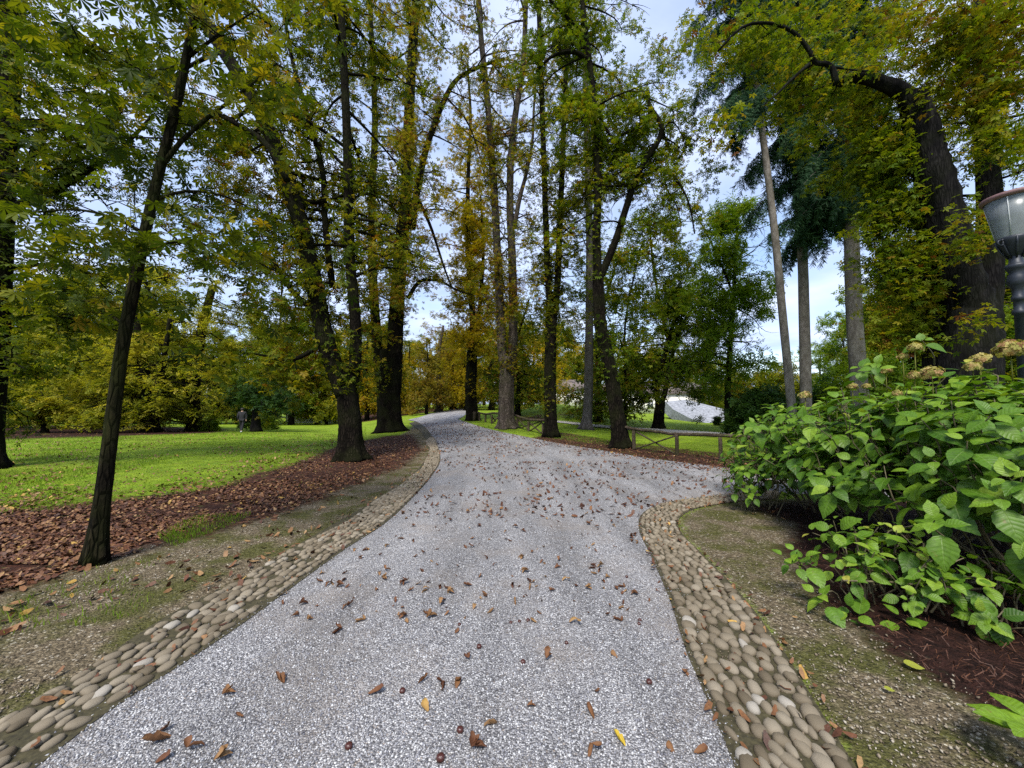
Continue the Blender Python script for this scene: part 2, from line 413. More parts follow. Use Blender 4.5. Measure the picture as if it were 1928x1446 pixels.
# ------------------------------------------------------------------ trees
DENS = 1.75
class Tree:
    def __init__(s, seed): s.rg = np.random.default_rng(seed); s.tr = MB(); s.tw = MB(); s.stems = []; s.L = []; s.T = []; s.seed = seed; s.ivy = []
    def stem(s, pts, r0, r1, n=28, sides=14, lobes=.05, flare=0, main=True, jit=.02, taper=1.0):
        p = catmull(pts, n)
        t = np.linspace(0, 1, n) ** taper
        r = r0 + (r1 - r0) * t
        s.tr.tube(p, r, sides, lobes=lobes, flare=flare, jit=jit, seed=s.seed + len(s.stems))
        if main: s.stems.append((p, r))
        return p
    def twig(s, p0, d, L, r, nleaf, spread=.22, droop=.15, shift=0.0, sides=4, seg=5, loose=False):
        nleaf = int(nleaf * DENS + .5)
        rg = s.rg; t = np.linspace(0, 1, seg)[:, None]
        side = rg.normal(0, 1, 3) * .12 * L
        pts = p0 + d * L * t + side * np.sin(t * 3.0) + np.array([0, 0, -droop * L]) * t * t
        (s.tw if loose else s.tr).tube(pts, r * (1 - .8 * t[:, 0]), sides, cap=False)
        if nleaf > 0:
            k = rg.uniform(.25, 1.05, nleaf)
            base = np.stack([np.interp(k, t[:, 0], pts[:, i]) for i in range(3)], 1)
            s.L.append(base + rg.normal(0, spread * .62, (nleaf, 3))); s.T.append(np.full(nleaf, shift) + rg.normal(0, .05))
        return pts
    def branch(s, p0, d, L, r, nsub, nleaf, spread=.22, droop=.1, shift=0.0):
        rg = s.rg
        pts = s.twig(p0, d, L, r, max(2, nleaf // 2), spread, droop, shift, sides=5, seg=7)
        for j in range(int(nsub * 1.35 + .5)):
            k = rg.uniform(.25, 1.0)
            q = np.array([np.interp(k, np.linspace(0, 1, 7), pts[:, i]) for i in range(3)])
            dd = d * .5 + rg.normal(0, .62, 3); dd[2] = dd[2] * .7 - .05
            dd /= np.linalg.norm(dd)
            s.twig(q, dd, L * rg.uniform(.25, .5), r * .4, nleaf, spread, droop + .1, shift + rg.normal(0, .06), sides=3, seg=4)
    def auto(s, stem_i, n, t0, t1, L0, L1, nsub=4, nleaf=9, up=.35, droop=.15, spread=.24, az=None, shift=0.0):
        p, r = s.stems[stem_i]; rg = s.rg
        for k in range(n):
            t = t0 + (t1 - t0) * (k + rg.uniform(0, 1)) / n
            i = t * (len(p) - 1); i0 = min(int(i), len(p) - 2); f = i - i0
            q = p[i0] * (1 - f) + p[i0 + 1] * f; rr = r[i0]
            a = rg.uniform(0, 6.283) if az is None else rg.normal(az[0], az[1])
            d = np.array([math.cos(a), math.sin(a), rg.normal(up, .25)]); d /= np.linalg.norm(d)
            L = (L0 + (L1 - L0) * t) * rg.uniform(.6, 1.2)
            s.branch(q, d, L, min(rr * .45, .018 * L + .01), nsub, nleaf, spread, droop, shift + rg.normal(0, .05))
    def blob(s, u, v, D, rad, n, shift=0.0, zs=1.0, per=10):
        """foliage clump: short twigs with leaves in an ellipsoid in the world"""
        c = P(u, v, D); s.blobw(c, rad, n, shift, zs, per)
    def blobw(s, c, rad, n, shift=0.0, zs=1.0, per=10):
        rg = s.rg
        for j in range(max(1, n // per)):
            o = rg.normal(0, .48, 3) * rad; o[2] *= zs
            d = rg.normal(0, 1, 3); d[2] = d[2] * .4 - .1; d /= np.linalg.norm(d)
            s.twig(c + o, d, rg.uniform(.25, .6) * max(.6, rad * .5), .007, per, .16 + .05 * rad, .2, shift + rg.normal(0, .07), sides=3, seg=4, loose=True)
    def ivy_on(s, i, t0, t1, n, off=.16, shift=-.1):
        p, r = s.stems[i]; rg = s.rg
        t = rg.uniform(t0, t1, n) * (len(p) - 1); i0 = np.clip(t.astype(int), 0, len(p) - 2); f = (t - i0)[:, None]
        q = p[i0] * (1 - f) + p[i0 + 1] * f; rr = r[i0]
        a = rg.uniform(0, 6.283, n); o = rr + np.abs(rg.normal(0, off, n))
        q = q + np.stack([np.cos(a) * o, np.sin(a) * o, rg.normal(0, .1, n)], 1)
        keep = vnoise(q, .9, s.seed + 5) > .36
        q = q[keep]
        s.ivy.append((q, np.full(len(q), shift)))
    def build(s, name, label, cat, base, bark, leaf, tm=PALM, size=.26, mean=.45, sd=.16, gate=.30, gscale=.55, tilt=.55, group=None, hue=.28):
        root = thing(name, base, label, cat, group)
        part('trunk', s.tr, bark, root)
        for nm, LL in (('crown', None), ('trunk_shoots', 1)):
            if LL is None:
                if not s.L: continue
                pos = np.vstack(s.L); sh = np.concatenate(s.T)
                pos0 = pos; keep = vnoise(pos, gscale, s.seed) > gate
                pos = pos[keep]; sh = sh[keep]
            else:
                if not s.ivy: continue
                pos = np.vstack([a for a, b in s.ivy]); sh = np.concatenate([b for a, b in s.ivy])
            keep = pos[:, 2] > terr(pos[:, 0], pos[:, 1]) + .25
            pos = pos[keep]; sh = sh[keep]
            tint = mean + sh + s.rg.normal(0, sd, len(pos)) + hue * (vnoise(pos, .5, s.seed + 3) - .5) + .2 * (vnoise(pos, .12, 99) - .5)
            tw = s.tw if LL is None and s.tw.n else None
            me = leafmesh(nm, tm, pos, size if LL is None else size * .8, tint, s.rg, tilt, base, tw=tw)
            obj(nm, me, [leaf, bark], root)
            STATS[name] = STATS.get(name, 0) + len(pos)
        return root
STATS = {}
def PX(lst, D, dz=0.0):
    return [P(q[0], q[1], D + (q[2] if len(q) > 2 else 0)) for q in lst]

exec_order = []
# ================================================================== GROUND, PATH
def GX(l): return np.array([G(u, v)[:2] for u, v in l])
LI = [(60, 1446), (200, 1340), (350, 1243), (455, 1172), (560, 1096), (650, 1032), (722, 985), (772, 940), (812, 895), (828, 862), (818, 830), (800, 805), (783, 794)]
LO = [(-190, 1446), (0, 1345), (150, 1252), (300, 1156), (440, 1088), (560, 1018), (650, 968), (722, 928), (772, 893), (800, 860), (803, 838), (790, 815), (768, 798)]
RI = [(1392, 1446), (1350, 1345), (1298, 1225), (1262, 1120), (1228, 1045), (1206, 998), (1212, 968), (1250, 949), (1310, 939), (1385, 931), (1460, 926)]
RO = [(1602, 1446), (1540, 1345), (1462, 1218), (1388, 1118), (1322, 1048), (1280, 1003), (1276, 978), (1302, 960), (1345, 951), (1395, 944), (1460, 940)]
wLI, wLO, wRI, wRO = map(GX, (LI, LO, RI, RO))
def ext(w, y=-1.5):
    d = w[0] - w[1]; k = (w[0][1] - y) / max(.3, -d[1]); return np.vstack([w[0] + d * (k * q) for q in np.linspace(1, 1 / 12, 12)] + [w])
wLI, wLO, wRI, wRO = map(ext, (wLI, wLO, wRI, wRO))
FARL = GX([(768, 791), (790, 786), (812, 779), (840, 774), (876, 770)])
FARR = GX([(882, 772), (880, 778), (872, 785), (862, 790), (880, 796), (905, 804), (940, 813), (985, 822), (1040, 833), (1100, 843), (1150, 851), (1200, 860), (1260, 868), (1320, 875), (1390, 883), (1450, 888), (1560, 896), (1700, 900)])
path_poly = np.vstack([wLI, FARL, FARR, GX([(1700, 938), (1460, 928)]), wRI[::-1][1:]])

def inside(poly, X):
    x, y = X[:, 0], X[:, 1]; c = np.zeros(len(X), bool); j = len(poly) - 1
    for i in range(len(poly)):
        xi, yi = poly[i]; xj, yj = poly[j]
        m = ((yi > y) != (yj > y)); c ^= m & (x < (xj - xi) * (y - yi) / ((yj - yi) if yj != yi else 1e-9) + xi); j = i
    return c
def edgedist(poly, X):
    d = np.full(len(X), 1e9)
    for i in range(len(poly)):
        a, b = poly[i - 1], poly[i]; ab = b - a
        t = np.clip(((X - a) @ ab) / (ab @ ab + 1e-9), 0, 1)
        d = np.minimum(d, np.linalg.norm(X - (a + t[:, None] * ab), axis=1))
    return d
def zone(poly, X, w):
    d = edgedist(poly, X); d = np.where(inside(poly, X), d, -d)
    return np.clip(.5 + d / (2 * w), 0, 1)

def axis(lo, hi, step, far_lo, far_hi, gr=1.12):
    a = list(np.arange(lo, hi, step)); s = step
    while a[-1] < far_hi: s *= gr; a.append(a[-1] + s)
    b = [lo]; s = step
    while b[-1] > far_lo: s *= gr; b.append(b[-1] - s)
    return np.array(b[::-1][:-1] + a)
gx = axis(-13, 11, .16, -330, 330); gy = axis(-2, 19, .16, -40, 420)
XX, YY = np.meshgrid(gx, gy); XY = np.stack([XX.ravel(), YY.ravel()], 1)
ZZ = terr(XY[:, 0], XY[:, 1])
onpath = inside(path_poly, XY)
dp = edgedist(path_poly, XY)
near_band = np.zeros(len(XY))
lump = .05 * (vnoise(XY, .7, 3) - .5) + .02 * (vnoise(XY, 2.3, 4) - .5)
ZZ = ZZ + np.where(onpath, -.012, lump * np.clip((dp - .7) / 1.5, 0, 1))
z_dirt_l = np.vstack([wLI, GX([(768, 812), (650, 868), (560, 905), (450, 950), (330, 992), (170, 1040), (0, 1090), (-300, 1180)]), [[-9, -1.5]]])
z_lit_l = GX([(-300, 990), (0, 962), (180, 945), (400, 918), (560, 868), (640, 838), (720, 822), (775, 818), (800, 846), (760, 880), (690, 905), (600, 945), (480, 985), (330, 1022), (170, 1065), (0, 1120), (-300, 1200)])
z_bed = np.vstack([wRO, GX([(1700, 940), (1928, 930)]), [[9, 4]], [[9, -1.5]]])
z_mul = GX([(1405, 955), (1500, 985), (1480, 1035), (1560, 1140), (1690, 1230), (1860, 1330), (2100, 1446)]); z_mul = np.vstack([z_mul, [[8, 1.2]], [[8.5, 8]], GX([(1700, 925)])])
z_strip = GX([(640, 800), (688, 794), (760, 783), (800, 777), (832, 774), (832, 769), (770, 770), (690, 776), (640, 782)])
z_tree = GX([(-200, 830), (0, 828), (200, 822), (400, 815), (430, 808), (300, 803), (0, 800), (-200, 798)])  # dark strip under the left trees: mulch plus their shade, painted together
z_verge = GX([(980, 828), (1040, 840), (1150, 860), (1260, 878), (1390, 893), (1480, 900), (1480, 866), (1390, 856), (1260, 842), (1180, 832), (1090, 818), (1040, 812)])
z_bank = GX([(960, 796), (1100, 786), (1090, 780), (960, 786)])
att = {'dirt': np.maximum(np.maximum(zone(z_dirt_l, XY, .35), zone(z_bed, XY, .3)), np.clip(1 - (dp - .05) / .5, 0, 1) * (~onpath) * .55),
       'litter': np.maximum.reduce([zone(z_lit_l, XY, .6) * .95, zone(z_strip, XY, 1.2), zone(z_tree, XY, 1.5), zone(z_verge, XY, .5) * .7, zone(z_bank, XY, 1.5) * .8]),
       'thin': np.maximum(zone(z_lit_l, XY, 2.6), zone(z_tree, XY, 3.0)),  # mask for the tree shade painted into the lawn colour
       'mulch': np.maximum(zone(z_mul, XY, .45), .55 * zone(z_tree, XY, 2.0))}  # real mulch under the bush; under the left trees it also paints shade
ni, nj = len(gy), len(gx)
idx = np.arange(ni * nj).reshape(ni, nj)
Q = np.stack([idx[:-1, :-1], idx[:-1, 1:], idx[1:, 1:], idx[1:, :-1]], -1).reshape(-1, 4)
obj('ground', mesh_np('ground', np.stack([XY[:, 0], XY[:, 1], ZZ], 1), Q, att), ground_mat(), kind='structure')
GRAVEL = gravel_mat(bright=1.14)
def sheet(name, poly, mat, lift, step=1.0, kind='structure', z=None):
    bm = bmesh.new()
    f = bm.faces.new([bm.verts.new((x, y, 0)) for x, y in poly])
    bmesh.ops.triangulate(bm, faces=[f])
    lo, hi = poly.min(0), poly.max(0)
    for ax in (0, 1):
        c = math.floor(lo[ax])
        while c < hi[ax]:
            c += step * (1 if c < 25 else 3)
            no = [0, 0, 0]; no[ax] = 1; co = [0, 0, 0]; co[ax] = c
            bmesh.ops.bisect_plane(bm, geom=bm.verts[:] + bm.edges[:] + bm.faces[:], plane_co=co, plane_no=no)
    for v in bm.verts:
        v.co.z = float(terr(v.co.x, v.co.y)) + lift + .0012 * max(0, v.co.y - 10)
    bmesh.ops.recalc_face_normals(bm, faces=bm.faces[:])
    for f in bm.faces:
        if f.normal.z < 0: f.normal_flip()
    me = bpy.data.meshes.new(name); bm.to_mesh(me); bm.free()
    return obj(name, me, mat, kind=kind)
sheet('gravel_path', path_poly, GRAVEL, .004)
# pale walk behind the log fence
side = GX([(985, 792), (1060, 797.5), (1150, 807.5), (1260, 816), (1400, 823.5), (1560, 831), (1560, 825), (1400, 818), (1260, 810), (1150, 803), (1060, 794), (985, 790)])
sheet('side_path', side, plainmat('pale_gravel', (.46, .43, .39), .9, noise=.2, sc=30), .03)

# ------------------------------------------------------------------ cobble edging
MOSSJ = plainmat('moss_joint', (.042, .036, .016), .95, noise=.5, sc=40, bump=.5)
STONE = attrmat('river_stone', [(0, (.12, .095, .06)), (.4, (.19, .155, .105)), (.8, (.26, .22, .16)), (1, (.34, .31, .26))], .75, .3, nsc=38, namp=.35, bump=.35)
def resample(w, step):
    d = np.r_[0, np.cumsum(np.linalg.norm(np.diff(w, axis=0), axis=1))]
    n = int(d[-1] / step) + 1; t = np.linspace(0, d[-1], n)
    return np.stack([np.interp(t, d, w[:, i]) for i in (0, 1)], 1)
stones = []
for nm, a, b, rows, lab in (('cobble_band', wLI, wLO, 7, 0), ('cobble_band', wRI, wRO, 7, 1)):
    n = 400
    ca = catmull(np.hstack([a, np.zeros((len(a), 1))]), n)[:, :2]; cb = catmull(np.hstack([b, np.zeros((len(b), 1))]), n)[:, :2]
    # bed
    ks = np.linspace(-.04, (.86, 1.04)[lab], 5)
    V = np.stack([ca + (cb - ca) * k for k in ks], 1)
    Z = terr(V[..., 0], V[..., 1]) + .009 + .0012 * np.maximum(0, V[..., 1] - 10)
    V3 = np.concatenate([V, Z[..., None]], -1).reshape(-1, 3)
    ii = np.arange(n * 5).reshape(n, 5)
    Qb = np.stack([ii[:-1, :-1], ii[:-1, 1:], ii[1:, 1:], ii[1:, :-1]], -1).reshape(-1, 4)
    if lab == 0: Qb = Qb[:, ::-1]
    me = mesh_np(nm, V3, Qb)
    obj(nm, me, MOSSJ, kind='structure')
    mid = (ca + cb) / 2
    dd = np.r_[0, np.cumsum(np.linalg.norm(np.diff(mid, axis=0), axis=1))]
    s = 0.0; row = 0
    while s < dd[-1]:
        y = np.interp(s, dd, mid[:, 1]); x = np.interp(s, dd, mid[:, 0])
        far = max(1.0, y / 9.0)
        if y > 17: break
        pa = np.array([np.interp(s, dd, ca[:, i]) for i in (0, 1)]); pb = np.array([np.interp(s, dd, cb[:, i]) for i in (0, 1)])
        s2 = min(s + .05, dd[-1]); tg = np.array([np.interp(s2, dd, mid[:, i]) for i in (0, 1)]) - np.array([x, y]); tg /= np.linalg.norm(tg) + 1e-9
        if lab == 0: pb = pa + (pb - pa) * (.80 + .10 * math.sin(s * 2.1) * math.sin(s * .7))
        w = np.linalg.norm(pb - pa); ang = math.atan2(tg[1], tg[0])
        m = rows
        edges = np.r_[0, np.cumsum(RNG.uniform(.6, 1.35, m))]; edges /= edges[-1]
        for k in range(m):
            c = pa + (pb - pa) * ((edges[k] + edges[k + 1]) / 2) + tg * RNG.uniform(-.03, .03)
            wk = w * (edges[k + 1] - edges[k]) * RNG.uniform(.64, .88)
            lk = RNG.uniform(.064, .098)
            if RNG.uniform() < (.16 if lab == 0 else .06): continue
            stones.append((c[0], c[1], lk * .56, wk * .56, ang + RNG.normal(0, .16) + (.25 if lab else -.1), lab, float(np.clip(RNG.normal(.45, .2), .02, .9))))
        s += .079; row += 1
def stone_geo(seed, sub=2):
    bm = bmesh.new(); bmesh.ops.create_icosphere(bm, subdivisions=sub, radius=1.0)
    V = np.array([v.co[:] for v in bm.verts]); T = np.array([[v.index for v in f.verts] for f in bm.faces]); bm.free()
    V = np.sign(V) * np.abs(V) ** .86
    k = vnoise(V, 1.1, seed) - .5; V = V * (1 + .34 * k)[:, None]
    return V, T
variants = [stone_geo(s) for s in range(10)]
st = np.array(stones)
vis = (st[:, 1] > 1.35) & (np.abs(st[:, 0] / st[:, 1]) < 1.45)
big = st[:, 2] * st[:, 3] / (st[:, 1] ** 2 + st[:, 0] ** 2 + 2.5) * np.where(vis, 1, 0)
order = np.argsort(-big)
near_ids = set(order[:300].tolist())
vmesh = {}
far_mb = MB()
for i, (x, y, l, w, a, lab, tn) in enumerate(st):
    z = float(terr(x, y)) + .012 + .0012 * max(0, y - 10)
    h = (.36 if lab == 0 else .5) * min(l, w) + .010
    if i in near_ids:
        vi = i % 10; tb = int(tn * 5)
        key = (vi, tb)
        if key not in vmesh:
            V, T = variants[vi]; vmesh[key] = mesh_np('cobblestone', V, T, {'tint': np.full(len(V), tb / 4.0)}); vmesh[key].materials.append(STONE)
        o = bpy.data.objects.new('cobblestone', vmesh[key]); COL.objects.link(o)
        o.location = (x, y, z + h * .05); o.scale = (l, w, h); o.rotation_euler = (RNG.normal(0, .12), RNG.normal(0, .12), a)
        props(o, ('rounded pale cobblestone set in the mossy edging on the left of the gravel path', 'rounded pale cobblestone set in the mossy edging beside the leafy bush')[int(lab)], 'cobblestone', ('cobblestones edging the left of the path', 'cobblestones edging the path by the bush')[int(lab)])
    else:
        V, T = variants[i % 10]
        c, s_ = math.cos(a), math.sin(a)
        W = V * np.array([l, w, h]); W = np.stack([W[:, 0] * c - W[:, 1] * s_, W[:, 0] * s_ + W[:, 1] * c, W[:, 2]], 1) + np.array([x, y, z])
        far_mb.add(W, T=T, tint=tn)
obj('cobblestone_edging', far_mb.mesh('cobblestone_edging'), STONE, kind='stuff', label='rows of small pale cobblestones running along both path edges')

# loose gravel chips on top of the path near the camera
PEB = attrmat('gravel_chip', [(0, (.10, .10, .115)), (.3, (.24, .24, .265)), (.65, (.38, .38, .39)), (1, (.55, .55, .55))], .75, .3, nsc=90, namp=.2, bump=.1)
def rand_in(poly, n, ymax=None, dens_pow=2.0, ymin=None):
    """points in polygon, denser near the camera"""
    out = []
    lo, hi = poly.min(0), poly.max(0)
    if ymax: hi[1] = min(hi[1], ymax)
    lo[1] = max(lo[1], ymin if ymin is not None else 1.2)
    while sum(map(len, out)) < n:
        k = n * 3
        y = 1 / RNG.uniform(1 / hi[1], 1 / lo[1], k) if dens_pow == 2 else RNG.uniform(lo[1], hi[1], k)
        x = RNG.uniform(lo[0], hi[0], k); X = np.stack([x, y], 1)
        out.append(X[inside(poly, X)])
    return np.vstack(out)[:n]
OCT = (np.array([[1, 0, 0], [-1, 0, 0], [0, 1, 0], [0, -1, 0], [0, 0, .8], [0, 0, -.8]], float), np.array([[0, 2, 4], [2, 1, 4], [1, 3, 4], [3, 0, 4], [2, 0, 5], [1, 2, 5], [3, 1, 5], [0, 3, 5]]))
def chips(name, X, smin, smax, label, mat=PEB, lift=.006, lo=0., hi=1.):
    n = len(X); M = rots(n, RNG, .6) * np.stack([np.ones(n), RNG.uniform(.6, .95, n), RNG.uniform(.5, .8, n)], 1)[:, None, :]
    M = M * (smin + (smax - smin) * RNG.uniform(0, 1, n) ** 2.5)[:, None, None]
    pos = np.stack([X[:, 0], X[:, 1], terr(X[:, 0], X[:, 1]) + lift], 1)
    V, F_, t = scatter(OCT, pos, M, RNG.uniform(lo, hi, n))
    obj(name, mesh_np(name, V, F_, {'tint': t}, smooth=False), mat, kind='stuff', label=label)
chips('gravel', rand_in(path_poly, 46000, 6.5), .0035, .0105, 'loose grey and white gravel chips over the path')
DIRTP = attrmat('soil_chip', [(0, (.08, .06, .04)), (.4, (.20, .16, .11)), (.75, (.30, .255, .19)), (1, (.42, .38, .31))], .85, .2, nsc=60, namp=.3, bump=.2)
Xa = np.vstack([rand_in(z_dirt_l, 22000, 9), rand_in(z_bed, 26000, 6)])
Xa = Xa[(RNG.uniform(0, 1, len(Xa)) > zone(z_mul, Xa, .3) * 1.2) & (vnoise(Xa, 1.4, 21) > .36) & ~inside(np.vstack([wLI, wLO[::-1]]), Xa)]
chips('soil_pebbles', Xa, .004, .014, 'small pebbles and crumbs of earth on the bare soil', DIRTP)

# ------------------------------------------------------------------ fallen leaves
DRY = attrmat('dry_leaf', [(0, (.055, .020, .010)), (.3, (.125, .046, .018)), (.55, (.22, .105, .040)), (.8, (.33, .20, .085)), (.93, (.46, .28, .05)), (1, (.55, .40, .03))], .6, .35, nsc=70, namp=.45, bump=.4)
def curled(seed, n=9):
    """one dry curled leaflet or a small hand of them"""
    rg = np.random.default_rng(seed); V = []; Q = []
    hands = [1, 1, 2, 3, 1, 2, 4, 1][seed % 8]
    for hnd in range(hands):
        a0 = rg.uniform(-.9, .9) if hands > 1 else 0; L = rg.uniform(.75, 1.0); o = len(V)
        curl = rg.uniform(.6, 2.2); fold = rg.uniform(.5, 1.5); tw = rg.normal(0, .5)
        x = 0; z = 0; th = rg.uniform(-.1, .5)
        for i in range(n):
            t = i / (n - 1); w = .19 * math.sin(math.pi * min(1, t * .92 + .06)) ** .75 * (1 + .18 * rg.normal())
            for j in (-1, -.5, 0, .5, 1):
                yy = w * j * math.cos(fold * abs(j) * .8); zz = w * abs(j) * math.sin(fold * abs(j)) + .012 * rg.normal()
                ca, sa = math.cos(tw * t), math.sin(tw * t)
                yy, zz = yy * ca - zz * sa, yy * sa + zz * ca
                V.append((x, yy, z + zz, a0))
            x += L / (n - 1) * math.cos(th); z += L / (n - 1) * math.sin(th) * .55; th += (curl / (n - 1)) * (1 if hnd % 2 == 0 else -1) * .8
        for i in range(n - 1):
            for j in range(4):
                Q.append([o + i * 5 + j, o + i * 5 + j + 1, o + (i + 1) * 5 + j + 1, o + (i + 1) * 5 + j])
    V = np.array(V); a = V[:, 3]; c, s_ = np.cos(a), np.sin(a)
    V = np.stack([V[:, 0] * c - V[:, 1] * s_, V[:, 0] * s_ + V[:, 1] * c, V[:, 2]], 1)
    V[:, 2] -= V[:, 2].min(); V[:, :2] -= V[:, :2].mean(0)
    return V, np.array(Q)
CUR = [curled(s) for s in range(16)]
cm = {}
def leaf_obj(x, y, size, rz, shade, var, label, group, lift=.006):
    size *= .78
    key = (var, shade)
    if key not in cm:
        V, Q = CUR[var]; t = np.clip(shade + .18 * (vnoise(V, 3.0, var) - .5), 0.01, .99)
        cm[key] = mesh_np('fallen_leaf', V, Q, {'tint': t}); cm[key].materials.append(DRY)
    o = bpy.data.objects.new('fallen_leaf', cm[key]); COL.objects.link(o)
    o.location = (x, y, float(terr(x, y)) + lift); o.scale = (size,) * 3; o.rotation_euler = (RNG.normal(0, .12), RNG.normal(0, .12), rz)
    props(o, label, 'fallen leaf', group); return o
# larger single leaves seen on the path in the photograph (photo pixel of each, angle in picture, shade)
HERO = [(708, 1308, .2, .3, .15), (800, 1335, -.7, .8, .14), (862, 1288, -.8, .5, .13), (830, 1292, 1.0, .25, .11), (797, 1285, .6, .4, .12), (925, 1368, .2, .66, .13), (895, 1412, .7, .3, .12),
        (1112, 1345, -1.2, .45, .15), (1124, 1307, -.8, .4, .11), (1165, 1397, -.6, .97, .12), (1118, 1418, -1.2, .45, .10), (1030, 1240, -.8, .38, .13), (860, 1192, .9, .42, .10), (880, 1240, -.4, .35, .09),
        (812, 1165, .3, .6, .14), (800, 1158, .2, .45, .11), (842, 1158, .4, .5, .08), (766, 1172, -.7, .7, .09), (1050, 1070, .6, .35, .12), (635, 1190, .3, .35, .12), (660, 1140, .5, .25, .10),
        (800, 1115, .3, .7, .10), (848, 1118, .2, .65, .10), (912, 1120, -.3, .5, .10), (905, 1088, .2, .5, .13), (880, 1105, .1, .3, .13), (728, 1075, .9, .45, .10), (640, 1108, .3, .35, .13), (890, 1016, -.1, .5, .14), (970, 995, .2, .4, .14), (985, 1002, -.3, .3, .11),
        (795, 1040, .9, .7, .09), (1020, 1060, .5, .3, .09), (1155, 1236, -.6, .55, .11), (1000, 1332, .4, .4, .08), (1190, 1020, .2, .4, .1), (1145, 1160, -.7, .3, .09), (530, 1280, -.9, .45, .15), (430, 1310, .6, .55, .10), (450, 1352, -.1, .4, .09), (310, 1378, .1, .35, .13), (290, 1405, .65, .5, .2), (362, 1415, 1.2, .3, .12), (420, 1432, -1.3, .7, .11), (310, 1432, .5, .35, .13), (555, 1165, .6, .4, .1), (570, 1140, .45, .25, .12), (600, 1098, .2, .35, .13), (1320, 1420, .1, .4, .12), (1262, 1412, -1.2, .5, .1), (1290, 1270, -.3, .4, .1), (1165, 1170, -.9, .35, .1)]
for k, (u, v, a, sh, sz) in enumerate(HERO):
    g_ = G(u, v); shd = round(sh * 12) / 12
    rz = math.atan2(math.tan(a) * 1.8, 1.0) + math.pi * (k % 2)
    lab = 'single bright yellow and rust leaf lying on the gravel near the front' if sh > .9 else ('dry tan curled leaf lying alone on the grey gravel' if sh > .58 else 'dark brown curled leaf lying alone on the grey gravel')
    leaf_obj(g_[0], g_[1], sz, rz, shd, k % 16, lab, None if sh > .9 else ('tan leaves on the gravel path' if sh > .58 else 'dark brown leaves on the gravel path'))
# more leaves over the path
Xp = rand_in(path_poly, 1000, 22)
Xp = Xp[(vnoise(Xp, 1.7, 31) > .30)]
Xc = Xp[Xp[:, 1] > 2.9]
order = np.argsort(Xc[:, 1] ** 2 + Xc[:, 0] ** 2)
Xc = Xc[order]
n1 = 300 - len(HERO)
for k, (x, y) in enumerate(Xc[:n1]):
    tanl = RNG.uniform() < .3; sh = RNG.choice([8, 9]) / 12 if tanl else RNG.choice([2, 4, 5]) / 12
    leaf_obj(x, y, RNG.uniform(.035, .12), RNG.uniform(0, 6.28), round(sh * 12) / 12, int(RNG.integers(16)),
             'dry tan curled leaf lying alone on the grey gravel' if tanl else 'dark brown curled leaf lying alone on the grey gravel', 'tan leaves on the gravel path' if tanl else 'dark brown leaves on the gravel path')
BENT = (np.array([[-.5, -.16, .10], [-.5, .16, .04], [0, .26, .0], [0, -.26, .02], [.55, .06, .16], [.55, -.08, .12]]), np.array([[0, 3, 2, 1], [3, 5, 4, 2]]))
def litter(name, X, smin, smax, lo, hi, label, lift=.015, tm=BENT, tl=.42):
    n = len(X); pos = np.stack([X[:, 0], X[:, 1], terr(X[:, 0], X[:, 1]) + lift + .0012 * np.maximum(0, X[:, 1] - 10)], 1)
    V, F_, t = scatter(tm, pos, rots(n, RNG, tl) * RNG.uniform(smin, smax, n)[:, None, None], np.clip(RNG.normal((lo + hi) / 2, (hi - lo) / 2.6, n), .01, .9))
    obj(name, mesh_np(name, V, F_, {'tint': t}, smooth=False), DRY, kind='stuff', label=label)
Xr = np.vstack([Xc[n1:], rand_in(path_poly, 3600, 30, dens_pow=1, ymin=5.5)]); Xr = Xr[vnoise(Xr, .8, 12) > .34]
litter('scattered_leaves', Xr, .04, .10, .0, .5, 'brown leaves scattered thinly over the distant part of the gravel path', .02)
Xl = np.vstack([rand_in(z_lit_l, 24000, 24), rand_in(z_verge, 3500, 30), rand_in(z_tree, 3000, 40, ymin=8)])
zp = np.maximum.reduce([zone(z_lit_l, Xl, .9), zone(z_verge, Xl, .6), zone(z_tree, Xl, 1.5)]); Xl = Xl[(vnoise(Xl, 1.3, 41) > .2) & (RNG.uniform(0, 1, len(Xl)) < 1.4 * zp - .35)]
litter('leaf_litter', Xl, .028, .082, -.05, .6, 'carpet of brown fallen leaves under the trees on the left', .010, tl=.24)
lawn_l = GX([(-300, 990), (0, 962), (400, 918), (640, 838), (640, 800), (400, 816), (0, 830), (-300, 840)])
Xd = np.vstack([rand_in(z_dirt_l, 1300, 9), rand_in(z_bed, 700, 6), rand_in(lawn_l, 4500, 26), rand_in(z_mul, 1500, 7)])
Xd = Xd[vnoise(Xd, 1.1, 43) > .4]
Xh = rand_in(lawn_l, 16000, 20); Xh = Xh[RNG.uniform(0, 1, len(Xh)) < np.clip(zone(z_lit_l, Xh, 3.0) * 1.6, 0, 1) ** 2]; Xd = np.vstack([Xd, Xh])
litter('leaf_scraps', Xd, .03, .10, .1, .85, 'scraps of dry leaf strewn over soil, lawn and mulch', .016)
# mulch chips under the bush
TW = (np.array([[-1, -.09, 0], [-1, .09, .03], [1, .07, .06], [1, -.07, .02]], float), np.array([[0, 3, 2, 1]]))
Xm = rand_in(z_mul, 16000, 7)
litter('mulch_chips', Xm, .008, .032, .0, .2, 'dark red brown bark mulch under the bush', .018, TW)
